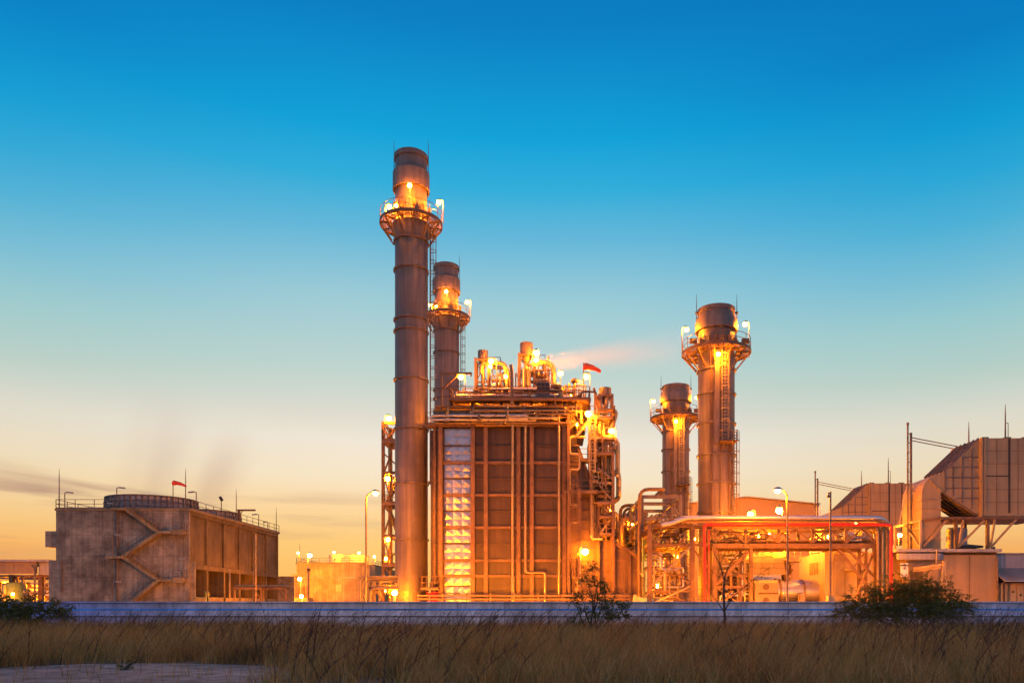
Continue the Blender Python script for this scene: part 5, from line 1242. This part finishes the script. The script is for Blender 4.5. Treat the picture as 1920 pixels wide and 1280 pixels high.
for D, a, b in ((93, 437, 490), (94.6, 491, 537)):
    MB().box(X(a, D), X(b, D), D, D+1.4, Z(1103, D)-.1, Z(1103, D)+.2).build('tray', M_steel, pt)
    for px in (a+1, b-1): MB().box(X(px, D)-.1, X(px, D)+.1, D+.1, D+.3, 0, Z(1104, D)).build('leg', M_steel, pt)
    o = MB(); o.tube([(X(a, D), D+.6, Z(1101, D)+.2), (X(b, D), D+.6, Z(1101, D)+.2)], .14, 8); o.build('pipe', M_pipe, pt)
    o = MB(); o.bar((X(b-12, D), D+.2, Z(1106, D)), (X(b-2, D), D+.2, Z(1124, D)), .1); o.build('brace', M_steel, pt)
for px, top in ((431, 1066), (480, 1000)):
    t = MB(); D = 92; t.tube([(X(px, D), D, 0), (X(px, D), D, Z(top, D))], .12, 8); tag(t.build('thin_post', M_pipe, None, (X(px, D), D, 0)), 'shorter upright pale post in front of the cooling tower side' if px == 431 else 'taller upright pale post in front of the cooling tower side', 'post')
gr = thing('guard_rail', (X(378, 91), 91, 0), 'small green guard rail at the foot of the cooling tower corner', 'railing')
o = MB(); D = 91; pipe(o, [(X(360, D), D, Z(1121, D)), (X(386, D), D, Z(1119, D)), (X(386, D), D, Z(1108, D)), (X(370, D), D+1.5, Z(1108, D))], .06, .15, 6); o.bar((X(391, D), D, 0), (X(391, D), D, Z(1108, D)), .1); o.bar((X(386, D), D, 0), (X(386, D), D, Z(1108, D)), .1); o.bar((X(386, D), D, Z(1109, D)), (X(391, D), D, Z(1109, D)), .08); o.build('rail', M_green, gr)

# ================================================================== SECOND COOLING TOWER (far, brightly lit)
D2 = 200.0
x2 = lambda px: X(px, D2)
z2 = lambda py: Z(py, D2)
ct2 = thing('far_cooling_tower', (x2(625), D2+15, 0), 'far cooling tower glowing orange between the cooling tower and the tallest stack', 'cooling tower')
MB().box(x2(556), x2(684), D2, D2+34, 0, z2(1056)).build('block', M_conc2, ct2)
MB().box(x2(684)+.02, x2(684)+1.2, D2+.4, D2+33.8, z2(1100), z2(1058)).build('side_panel', M_conc2, ct2)
MB().box(x2(555)-.1, x2(685), D2-.2, D2+34.2, z2(1056), z2(1054.5)).build('roof_slab', M_conc2, ct2)
MB().box(x2(544), x2(556)-.02, D2+1, D2+8, 0, z2(1076)).build('side_block', M_conc2, ct2)
for a, b, c_, d_ in ((630, 640, 1095, 1108),): MB().box(x2(a), x2(b), D2-.1, D2-.01, z2(d_), z2(c_)).build('hatch', M_cream, ct2)
MB().box(x2(556), x2(684), D2-.08, D2-.01, z2(1082)-.15, z2(1082)+.15).build('formwork_joint', M_conc, ct2)
o = MB(); o.lathe(x2(638), D2+9, [(5.4, z2(1055)), (5.2, z2(1046)), (5.35, z2(1037)), (5.1, z2(1037)), (5.0, z2(1046))], 48, False); o.build('fan_stack', M_fan, ct2)
railing(MB(), [(x2(684), D2+34, z2(1054.5)), (x2(684), D2, z2(1054.5)), (x2(556), D2, z2(1054.5)), (x2(556), D2+34, z2(1054.5))], 1.2, 2, .09).build('railing', M_steel, ct2)
for k, px in enumerate((561, 571, 577)): MB().tube([(x2(px), D2-.6, 0), (x2(px), D2-.6, z2(1098))], .2, 8).build('riser', M_steel, ct2)
MB().box(x2(558), x2(592), D2-6, D2-2, 0, z2(1120)).build('apron', M_conc2, ct2)
for px, py, D, I, r_, lab in ((559, 1036, 200, 200, .3, 'leftmost small lamp on the roof of the far cooling tower'), (581, 1041, 186, 1500, .5, 'largest star bright lamp in front of the far cooling tower roof'), (626, 1035, 203, 300, .3, 'lamp in front of the fan stack of the far cooling tower'),
    (673, 1036, 202, 300, .3, 'lamp at the right of the far cooling tower fan stack'), (702, 1043, 205, 350, .3, 'lamp in the gap between far cooling tower and stair tower'), (562, 1085, 192, 900, .45, 'big low lamp on the left edge of the far cooling tower'), (547, 1108, 190, 250, .3, 'low lamp at the left foot of the far cooling tower')):
    lamp(px, py, D, I, lab, (0, .8) if px != 581 else (-.5, 0), 0 if py > 1080 or px == 581 else z2(1054.5), r_)
D = 120; t = MB(); t.tube([(X(579, D), D, 0), (X(579, D), D, Z(1068, D))], .09, 6); t.ball((X(579, D), D, Z(1068, D)), .28); tag(t.build('siren_pole', M_steel2, None, (X(579, D), D, 0)), 'thin dark pole with a small head in front of the far cooling tower', 'pole')
rod(562, 1016, 198, z2(1054.5), 'thin rod on the far cooling tower near its leftmost lamp')

# ================================================================== FAR LEFT SHED
D = 118.0
lx = lambda px: X(px, D)
lz = lambda py: Z(py, D)
ls = thing('pump_shed', (lx(20), D+8, 0), 'open sided shed with orange lit fascia left of the cooling tower', 'shed')
MB().box(lx(-90), lx(96), D-.4, D+16, lz(1052.5), lz(1048.5)).build('roof', M_roof, ls)
MB().box(lx(-90), lx(68), D, D+.25, lz(1075), lz(1053)).build('fascia', M_hall, ls)
MB().box(lx(68)+.02, lx(93), D+.5, D+.75, lz(1076), lz(1053)).build('fascia', M_fan, ls)
for px in (-60, 15, 70): MB().box(lx(px)-.3, lx(px)+.3, D+.6, D+1.2, 0, lz(1076)).build('post', M_steel, ls)
MB().box(lx(-90), lx(95), D+.3, D+15, lz(1080), lz(1077)).build('ceiling', M_steel, ls)
for px in (18, 28): MB().bar((lx(px), D+1.5, lz(1078)), (lx(px+8), D+1.5, lz(1108)), .3).build('brace', M_cream, ls)
MB().tube(bend([(lx(70), D-.6, 0), (lx(70), D-.6, lz(1066)), (lx(64), D-.6, lz(1060))], .3), .14, 7).build('drain_pipe', M_steel2, ls)
tk_ = thing('storage_tank', (lx(50), D-3, 0), 'squat dark green tank under the pump shed', 'tank')
MB().lathe(lx(50), D-3, [(1.3, 0), (1.3, lz(1095)), (1.2, lz(1093)), (.3, lz(1092.5))], 28).build('shell', M_green, tk_)
MB().tube([(lx(47), D-4.4, 0), (lx(47), D-4.4, lz(1098))], .2, 8).build('pipe', M_cream, tk_)
px_ = thing('pump_pipework', (lx(40), D+3, 0), 'bright railings and small pipes inside the pump shed', 'pipework')
clutter(px_, lx(-20), lx(92), D+2, D+7, .4, lz(1090), 30, (.1, .3), [M_cream, M_pipe, M_white], 61)
railing(MB(), [(lx(-40), D-4.5, 1.5), (lx(45), D-4.5, 1.5)], 2.0, 2, .16).build('railing', M_cream, px_)
railing(MB(), [(lx(76), D+1, lz(1100)), (lx(93), D+1, lz(1100))], 2.0, 1.2, .16).build('railing', M_cream, px_)
lamp(20, 1082, D+4, 300, 'lamp hidden inside the open pump shed', (0, .3), lz(1078), .2)
lamp(82, 1112, D+3, 260, 'lamp low behind the right post of the pump shed', (0, .3), 0, .2)
lamp(25, 1131, D-15, 1300, 'low lamp behind the wall that lights the shed fascia', (0, .3), 0, .2)
lamp(24, 1113, D-5.5, 60, 'low lamp in front of the pump shed near the green tank', (0, .3), 0, .2)

# ================================================================== YARD FLOODS BEHIND THE WALL
for k, (x_, y_, z_, I, lab) in enumerate(((-19, 66, .9, 160, 'yard lamp behind the wall at the tallest stack'), (-10.2, 61.5, .9, 1500, 'yard lamp behind the wall in front of the silver strip'), (-8.2, 58, 1.0, 900, 'added yard lamp close behind the wall facing the silver strip'), (-2.5, 66, .8, 620, 'yard lamp behind the wall in front of the boiler middle'),  # the lamp facing the silver strip is added to turn its cladding more gold
    (4, 66, .8, 200, 'yard lamp behind the wall in front of the exhaust duct'), (11.5, 61, .8, 220, 'yard lamp behind the wall in front of the pipe rack'), (18, 66, .8, 280, 'yard lamp behind the wall in front of the bridge legs'),
    (24.5, 66, .9, 270, 'yard lamp behind the wall in front of the cream enclosure'), (33.5, 65, .9, 430, 'yard lamp behind the wall at the right end of the bridge'), (-35, 108, 3, 520, 'yard lamp in the lane beside the cooling tower'), (-37, 88, .9, 170, 'yard lamp at the foot of the cooling tower corner'))):
    lamp_at((x_, y_, z_), I, lab, (0, .4), 0, .25)

# ================================================================== VEGETATION
rg = np.random.default_rng(11)
def np_mesh(name, verts, quads, m, parent=None, loc=None):
    """verts (n,3), quads (k,4) int"""
    o0 = ORG[parent.name] if parent is not None else Vector(loc or (0, 0, 0))
    me = bpy.data.meshes.new(name); v = np.asarray(verts, np.float32) - np.array(o0, np.float32); q = np.asarray(quads, np.int32)
    me.vertices.add(len(v)); me.vertices.foreach_set('co', v.ravel())
    me.loops.add(q.size); me.loops.foreach_set('vertex_index', q.ravel())
    me.polygons.add(len(q)); me.polygons.foreach_set('loop_start', np.arange(0, q.size, 4, dtype=np.int32)); me.polygons.foreach_set('loop_total', np.full(len(q), 4, np.int32))
    me.update(calc_edges=True); me.validate(); me.materials.append(m)
    o = bpy.data.objects.new(name, me); C.objects.link(o)
    if parent is not None: o.parent = parent
    else: o.location = o0
    ORG[o.name] = Vector(o0); return o
def inside(px_, py_, poly):
    r = np.zeros(len(px_), bool); n = len(poly)
    for i in range(n):
        x1, y1 = poly[i]; x2_, y2_ = poly[(i+1) % n]
        c = ((y1 > py_) != (y2_ > py_)) & (px_ < (x2_-x1)*(py_-y1)/((y2_-y1) or 1e-9)+x1); r ^= c
    return r
def lumps(x, y, s, seed=0):
    g = np.random.default_rng(seed); v = 0
    for k in range(6):
        a, b, p = g.normal(size=2)*s*(1+.5*k), g.uniform(0, 6.28), 0
        v = v + np.sin(a[0]*x+a[1]*y+b)/(1+.4*k)
    return v/2.6
def strips(base, height, lean, width, face, nseg=3, curl=1.0):
    """bent tapering blades: base (n,3), lean (n,2) tip offset, face angle; returns verts, quads"""
    n = len(base); V = []; ca, sa = np.cos(face), np.sin(face)
    for i in range(nseg+1):
        t = i/nseg; wd = width*(1-.85*t)
        c = np.stack([base[:, 0]+lean[:, 0]*t**1.8*curl, base[:, 1]+lean[:, 1]*t**1.8*curl, base[:, 2]+height*(t-.12*t*t)], 1)
        d = np.stack([ca*wd/2, sa*wd/2, np.zeros(n)], 1); V.append(c-d); V.append(c+d)
    V = np.stack(V, 1); idx = np.arange(n)[:, None]*(2*(nseg+1)); Q = []
    for i in range(nseg): a = 2*i; Q.append(np.concatenate([idx+a, idx+a+1, idx+a+3, idx+a+2], 1))
    return V.reshape(-1, 3), np.concatenate(Q, 0)
path_poly = edge
def scatter(n, y0, y1, seed):
    g = np.random.default_rng(seed); y = np.sqrt(g.uniform(y0*y0, y1*y1, n)); u = g.uniform(0, 1, n)
    x = (-.735*y-6) + u*((.63*y+8)-(-.735*y-6)); return x, y, g
# dry grass
x, y, g = scatter(215000, 13.5, 48.7, 1)
hN = lumps(x, y, .55, 3); hF = lumps(x, y, 2.2, 4)
keep = ~(inside(x+.6*hF, y+.9*hF, path_poly) & (lumps(x, y, 3.0, 14) < .62)) & (g.uniform(0, 1, len(x)) < np.clip(.82+.35*hN+.2*hF, .25, 1)) & (~((y < 17.3) & (x < -3)) | (g.uniform(0, 1, len(x)) < np.where(x < -11.3, .9, .20+.5*(hF > .2))))
x, y = x[keep], y[keep]; hN, hF = hN[keep], hF[keep]; n = len(x)
hB = lumps(x, y, .22, 8); hgt = g.uniform(.28, .85, n)*(1+.38*hN+.30*hF+.25*hB); hgt *= np.where(g.uniform(0, 1, n) < .07, 1.5, 1); hgt *= np.where((x < -12.5) & (y < 30), 1.35, 1); hgt = np.clip(hgt, .12, 1.4)
near_path = (y < 24.5) & (x < -4.5); hgt = np.where(near_path, hgt*.75, hgt)
front_strip = (y < 17.3) & (x < -3) & (x > -12); hgt = np.where(front_strip, np.minimum(hgt, .78), hgt)
ang = g.uniform(0, 6.28, n) + 0*hN; ln = g.uniform(.1, .55, n)*hgt
bent = g.uniform(0, 1, n) < .13; ln = np.where(bent, hgt*g.uniform(.8, 1.5, n), ln); hgt = np.where(bent, hgt*.62, hgt)
wx, wy = .22*lumps(x, y, .6, 21)+.08, .22*lumps(x, y, .6, 22)
V, Q = strips(np.stack([x, y, np.zeros(n)], 1), hgt, np.stack([np.cos(ang)*ln+wx*hgt, np.sin(ang)*ln+wy*hgt], 1), g.uniform(.009, .02, n), g.normal(0, .7, n))
# tufts: blades fanning out of shared roots
tx_, ty_, g2 = scatter(6500, 13.5, 48.5, 6); kp = ~inside(tx_+.5*lumps(tx_, ty_, 2.2, 4), ty_, path_poly) & ~((ty_ < 17.3) & (tx_ < -3) & (tx_ > -11.3) & (g2.uniform(0, 1, len(tx_)) < .72)); tx_, ty_ = tx_[kp], ty_[kp]
m_ = 22; th = g2.uniform(.45, 1.15, len(tx_))*(1+.3*lumps(tx_, ty_, .5, 31)); x3 = np.repeat(tx_, m_); y3 = np.repeat(ty_, m_); h3 = np.repeat(th, m_)*g2.uniform(.55, 1.1, len(x3)); h3 = np.where((x3 > -11.5) & (x3 < -3.5) & (y3 < 17.5), np.minimum(h3, .8), h3)
a3 = g2.uniform(0, 6.28, len(x3)); l3 = h3*g2.uniform(.15, .75, len(x3)); x3 = x3+g2.normal(0, .07, len(x3)); y3 = y3+g2.normal(0, .07, len(x3))
V2, Q2 = strips(np.stack([x3, y3, np.zeros(len(x3))], 1), h3, np.stack([np.cos(a3)*l3+.1*h3, np.sin(a3)*l3], 1), g2.uniform(.010, .022, len(x3)), g2.normal(0, .7, len(x3)), 4)
Q = np.concatenate([Q, Q2+len(V)]); V = np.concatenate([V, V2])
tag(np_mesh('grass', V, Q, M_grass), kind='stuff')
# tall dark weeds with thin side twigs
x, y, g = scatter(4200, 14.5, 48, 2)
wN = lumps(x, y, .35, 9); keep = ~inside(x, y, path_poly) & (g.uniform(0, 1, len(x)) < np.clip(.35+.95*wN, .03, 1)); x, y = x[keep], y[keep]; n = len(x)
hg = g.uniform(.9, 1.75, n)*(1+.30*wN[keep]); ln = np.stack([g.normal(.35, .30, n)*hg, g.normal(0, .3, n)*hg], 1); base = np.stack([x, y, np.zeros(n)], 1)
VV, QQ = [], []; off = 0
def push(V, Q):
    global off
    VV.append(V); QQ.append(Q+off); off += len(V)
push(*strips(base, hg, ln, np.full(n, .04), g.normal(0, .4, n), 5))
for k in range(12):
    t = g.uniform(.2, .95, n); p = np.stack([x+ln[:, 0]*t**1.8, y+ln[:, 1]*t**1.8, hg*(t-.12*t*t)], 1)
    L = g.uniform(.18, .5, n)*(1.25-t); a = g.uniform(0, 6.28, n); push(*strips(p, L*g.uniform(.3, .9, n), np.stack([np.cos(a)*L*.8+.12*L, np.sin(a)*L*.8], 1), np.full(n, .02), g.normal(0, .5, n), 3))
tag(np_mesh('weeds', np.concatenate(VV), np.concatenate(QQ), M_weed), kind='stuff')

def leaves(pts, dirs, ln, wd, g):
    """one quad leaf per point along dir"""
    n = len(pts); d = dirs/np.maximum(np.linalg.norm(dirs, axis=1, keepdims=True), 1e-6); r = g.normal(size=(n, 3)); s = np.cross(d, r); s /= np.maximum(np.linalg.norm(s, axis=1, keepdims=True), 1e-6)
    ln = ln[:, None]; wd = wd[:, None]; V = np.stack([pts, pts+d*ln*.5+s*wd*.5, pts+d*ln, pts+d*ln*.5-s*wd*.5], 1).reshape(-1, 3)
    return V, np.arange(n*4).reshape(-1, 4)
def lobes_world(lobes, D, depth=1.0):
    return [(np.array([X(px, D), D+dy, Z(py, D)]), r*D/F) for px, py, r, dy in lobes]
def limb(mb, a, b, r0, r1, seed):
    g = random.Random(seed); a, b = Vector(a), Vector(b); L = (b-a).length; pts = []
    for k in range(6):
        t = k/5; p = a.lerp(b, t) + Vector((0, 0, L*.12*math.sin(t*PI)))
        if 0 < k < 5: p += Vector([g.uniform(-.05, .05)*L for _ in range(3)])
        pts.append(p)
    mb.tube(pts, r0, 6, r1)
def bush(name, label, cat, base, lobes, D, nspray, m, spray, leaf, seed, group=None, per=30, feather=True, limbs=True):
    g = np.random.default_rng(seed); bp = Vector((X(base[0], D), D, 0)); t = thing(name, bp, label, cat, group)
    W = lobes_world(lobes, D); tr = MB()
    if limbs:
        for i, (c, r) in enumerate(W):
            limb(tr, bp + Vector((g.uniform(-.12, .12), g.uniform(-.12, .12), 0)), Vector(c), .045, .014, seed+i)
        tr.build('trunk', M_bark, t)
    w_ = np.array([r**(1.2 if name == 'sapling_tree' else 2) for c, r in W]); ch = g.choice(len(W), nspray, p=w_/w_.sum())
    cs = np.array([W[i][0] for i in ch]); rs = np.array([W[i][1] for i in ch])
    dr = g.normal(size=(nspray, 3)); dr[:, 2] = np.abs(dr[:, 2])*.8 - .25; dr /= np.linalg.norm(dr, axis=1, keepdims=True)
    st = cs + dr*(rs*np.where(g.uniform(0, 1, nspray) < .14, g.uniform(.9, 1.3, nspray), g.uniform(.25, .98, nspray)))[:, None]*np.array([1.12, 1, .86])
    sd = dr + g.normal(size=(nspray, 3))*.45 + np.array([0, 0, .12]); sd /= np.linalg.norm(sd, axis=1, keepdims=True); L = g.uniform(.6, 1.25, nspray)*spray
    tt = np.linspace(.06, 1, per); P_ = []; Dv = []
    side = np.cross(sd, g.normal(size=(nspray, 3))); side /= np.linalg.norm(side, axis=1, keepdims=True)
    for k, q in enumerate(tt):
        p = st + sd*(L*q)[:, None] - np.array([0, 0, 1])*(L*.35*q*q)[:, None]; sg_ = 1 if k % 2 else -1
        P_.append(p); Dv.append(side*sg_*(1 if feather else .8) + sd*.6 + g.normal(size=(nspray, 3))*(.15 if feather else .5))
    P_ = np.concatenate(P_); Dv = np.concatenate(Dv); k = len(P_)
    V, Q = leaves(P_, Dv, g.uniform(.7, 1.2, k)*leaf[0], g.uniform(.7, 1.2, k)*leaf[1], g)
    a, b = strips(st, L*sd[:, 2]-L*.3, np.stack([sd[:, 0]*L, sd[:, 1]*L], 1), np.full(nspray, .012), g.uniform(0, 6.28, nspray), 2)
    np_mesh('crown', np.concatenate([V, a]), np.concatenate([Q, b+len(V)]), m, t)
    return t
bush('acacia_bush', 'wide feathery dark green bush in front of the wall at the right', 'bush', (1700, 1185),
     [(1620, 1140, 38, 0), (1668, 1116, 36, .3), (1708, 1106, 33, -.2), (1748, 1112, 34, .2), (1788, 1138, 30, 0), (1700, 1146, 52, -.8), (1592, 1152, 24, .1), (1755, 1152, 40, -.5), (1650, 1155, 38, -.5), (1725, 1128, 40, .8)], 41, 1900, M_leafA, .55, (.10, .034), 5, per=26)
bush('leafy_bush', 'broad leaved dark bush in front of the wall at the left edge', 'bush', (30, 1195),
     [(18, 1146, 36, 0), (58, 1142, 32, .2), (92, 1148, 22, 0), (116, 1140, 12, .1), (-25, 1142, 40, 0), (66, 1164, 26, -.5), (118, 1156, 10, .1), (30, 1165, 34, -.4)], 38, 560, M_leafB, .36, (.14, .065), 6, per=12, feather=False)
bush('sapling_tree', 'small sparse leafy tree in front of the boiler foot', 'tree', (1112, 1192),
     [(1112, 1066, 11, 0), (1102, 1086, 13, .1), (1122, 1098, 14, 0), (1090, 1120, 11, .2), (1074, 1130, 8, 0), (1120, 1125, 18, -.1), (1148, 1140, 22, 0), (1172, 1138, 9, .1), (1132, 1155, 22, -.2), (1165, 1158, 12, 0), (1098, 1150, 12, 0), (1082, 1168, 10, 0), (1138, 1108, 10, .2)], 38, 400, M_leafB, .27, (.12, .055), 8, per=9, feather=False)
# bare young tree
D = 42; bt = thing('bare_tree', (X(1360, D), D, 0), 'thin nearly bare young tree in front of the pipe bridge', 'tree')
tr = MB()
def twig(pts, r0, r1): tr.tube(bend([P(a, b, D + c) for a, b, c in pts], .25), r0, 6, r1)
tr.tube([(X(1361, D), D, 0), P(1358, 1140, D), P(1357, 1105, D), P(1358, 1085, D)], .075, 7, .05)
twig([(1358, 1087, 0), (1350, 1058, .1), (1340, 1040, .2), (1334, 1012, .3)], .04, .01)
twig([(1358, 1085, 0), (1366, 1060, -.1), (1384, 1040, -.2), (1396, 1020, -.2)], .04, .01)
twig([(1359, 1148, 0), (1345, 1128, .2), (1330, 1108, .3), (1322, 1096, .3)], .03, .008)
twig([(1360, 1142, 0), (1372, 1120, -.2), (1396, 1100, -.3), (1420, 1080, -.3), (1440, 1066, -.4)], .035, .008)
twig([(1372, 1120, -.2), (1378, 1105, 0), (1392, 1090, .1)], .018, .006)
twig([(1350, 1058, .1), (1362, 1030, .3), (1368, 1008, .3)], .018, .006)
twig([(1384, 1040, -.2), (1405, 1036, 0), (1420, 1034, .1)], .015, .006)
twig([(1340, 1040, .2), (1326, 1036, .4)], .012, .005)
tr.build('trunk', M_bark, bt)
g = np.random.default_rng(4); cl = [(1352, 1040, 9), (1400, 1060, 10), (1376, 1075, 7), (1326, 1100, 7), (1405, 1098, 8), (1395, 1025, 10), (1368, 1010, 9), (1420, 1036, 8), (1438, 1066, 10), (1428, 1078, 8), (1336, 1014, 7), (1412, 1086, 6), (1385, 1042, 7), (1445, 1040, 6)]
pp = np.concatenate([np.array(P(a, b, D)) + g.normal(size=(60, 3))*np.array([r*D/F*.8, .2, r*D/F*.4]) for a, b, r in cl])
V, Q = leaves(pp, g.normal(size=pp.shape)+np.array([.7, 0, -.3]), g.uniform(.08, .16, len(pp)), g.uniform(.02, .04, len(pp)), g)
np_mesh('crown', V, Q, M_leafA, bt)
# green creeper stems at the sandy track
bush('creeper', 'small green leafy shoot beside the sandy track', 'plant', (232, 1270), [(232, 1252, 7, 0), (240, 1262, 7, 0), (228, 1268, 7, 0), (250, 1240, 5, .2)], 20.5, 40, M_leafB, .16, (.07, .04), 15, per=7, feather=False)

# ================================================================== STEAM
def steam(name, label, a, b, r0, r1, dens, col, seed):
    """soft plume from a to b: a closed tapering hull filled by a volume that thins to nothing before it reaches the hull"""
    a, b = Vector(a), Vector(b); L = (b-a).length
    me = MB().tube([(0, 0, 0), (0, 0, L*.33), (0, 0, L*.66), (0, 0, L)], 1, 14)
    vs = []
    for (x_, y_, z_) in me.v: k = z_/L; rr = r0+(r1-r0)*k; vs.append((x_*rr, y_*rr, z_))
    me.v = vs; m = bpy.data.materials.new('steam'); m.use_nodes = True; nt = m.node_tree; nt.nodes.clear()
    o = nt.nodes.new('ShaderNodeOutputMaterial'); pv = nt.nodes.new('ShaderNodeVolumePrincipled'); pv.inputs['Color'].default_value = (*col, 1); pv.inputs['Anisotropy'].default_value = .2
    tc = nt.nodes.new('ShaderNodeTexCoord'); sp_ = nt.nodes.new('ShaderNodeSeparateXYZ'); nt.links.new(tc.outputs['Object'], sp_.inputs[0])
    k = math_node(nt, 'DIVIDE', sp_.outputs[2], L, True); rad = math_node(nt, 'ADD', math_node(nt, 'MULTIPLY', k, r1-r0), r0)
    rho = math_node(nt, 'DIVIDE', math_node(nt, 'SQRT', math_node(nt, 'ADD', math_node(nt, 'POWER', math_node(nt, 'ABSOLUTE', sp_.outputs[0]), 2), math_node(nt, 'POWER', math_node(nt, 'ABSOLUTE', sp_.outputs[1]), 2))), rad)
    fall = math_node(nt, 'POWER', math_node(nt, 'SUBTRACT', 1.0, rho, True), 1.3)
    nz = nt.nodes.new('ShaderNodeTexNoise'); mp = nt.nodes.new('ShaderNodeMapping'); mp.inputs['Scale'].default_value = (1, 1, .25); mp.inputs['Location'].default_value = (seed, 0, 0)
    nt.links.new(tc.outputs['Object'], mp.inputs[0]); nt.links.new(mp.outputs[0], nz.inputs['Vector']); nz.inputs['Scale'].default_value = 1.1/max(r1, .5); nz.inputs['Detail'].default_value = 3
    mr = nt.nodes.new('ShaderNodeMapRange'); nt.links.new(nz.outputs[0], mr.inputs[0]); mr.inputs[1].default_value = .35; mr.inputs[2].default_value = .65
    ends = math_node(nt, 'MULTIPLY', math_node(nt, 'MULTIPLY', k, 12, True), math_node(nt, 'MULTIPLY', math_node(nt, 'SUBTRACT', 1.0, k), 1.8, True))
    dn = math_node(nt, 'MULTIPLY', math_node(nt, 'MULTIPLY', fall, ends), math_node(nt, 'MULTIPLY', math_node(nt, 'ADD', mr.outputs[0], .35), dens))
    nt.links.new(dn, pv.inputs['Density']); nt.links.new(pv.outputs[0], o.inputs['Volume'])
    ob = me.build(name, m, None); ob.location = a; ob.rotation_mode = 'QUATERNION'; ob.rotation_quaternion = (b-a).to_track_quat('Z', 'Y')
    tag(ob, label, 'steam'); return ob
steam('steam_plume', 'thin orange pink steam drifting right from the dark vent pipe on the boiler', P(958, 686, 74.2), P(1300, 650, 74), .4, 2.8, .17, (1, .84, .78), 0)
steam('steam_plume', 'faint steam rising over the front fan stack of the cooling tower', (X(268, 103), 103, zz+2), (X(325, 103), 104, zz+17), 5.0, 5.5, .06, (.94, .83, .74), 3)
steam('steam_plume', 'faint steam rising over the rear fan stack of the cooling tower', (X(375, 118), 117, zz+2), (X(455, 118), 118, zz+16), 5.0, 5.5, .065, (.94, .83, .74), 7)
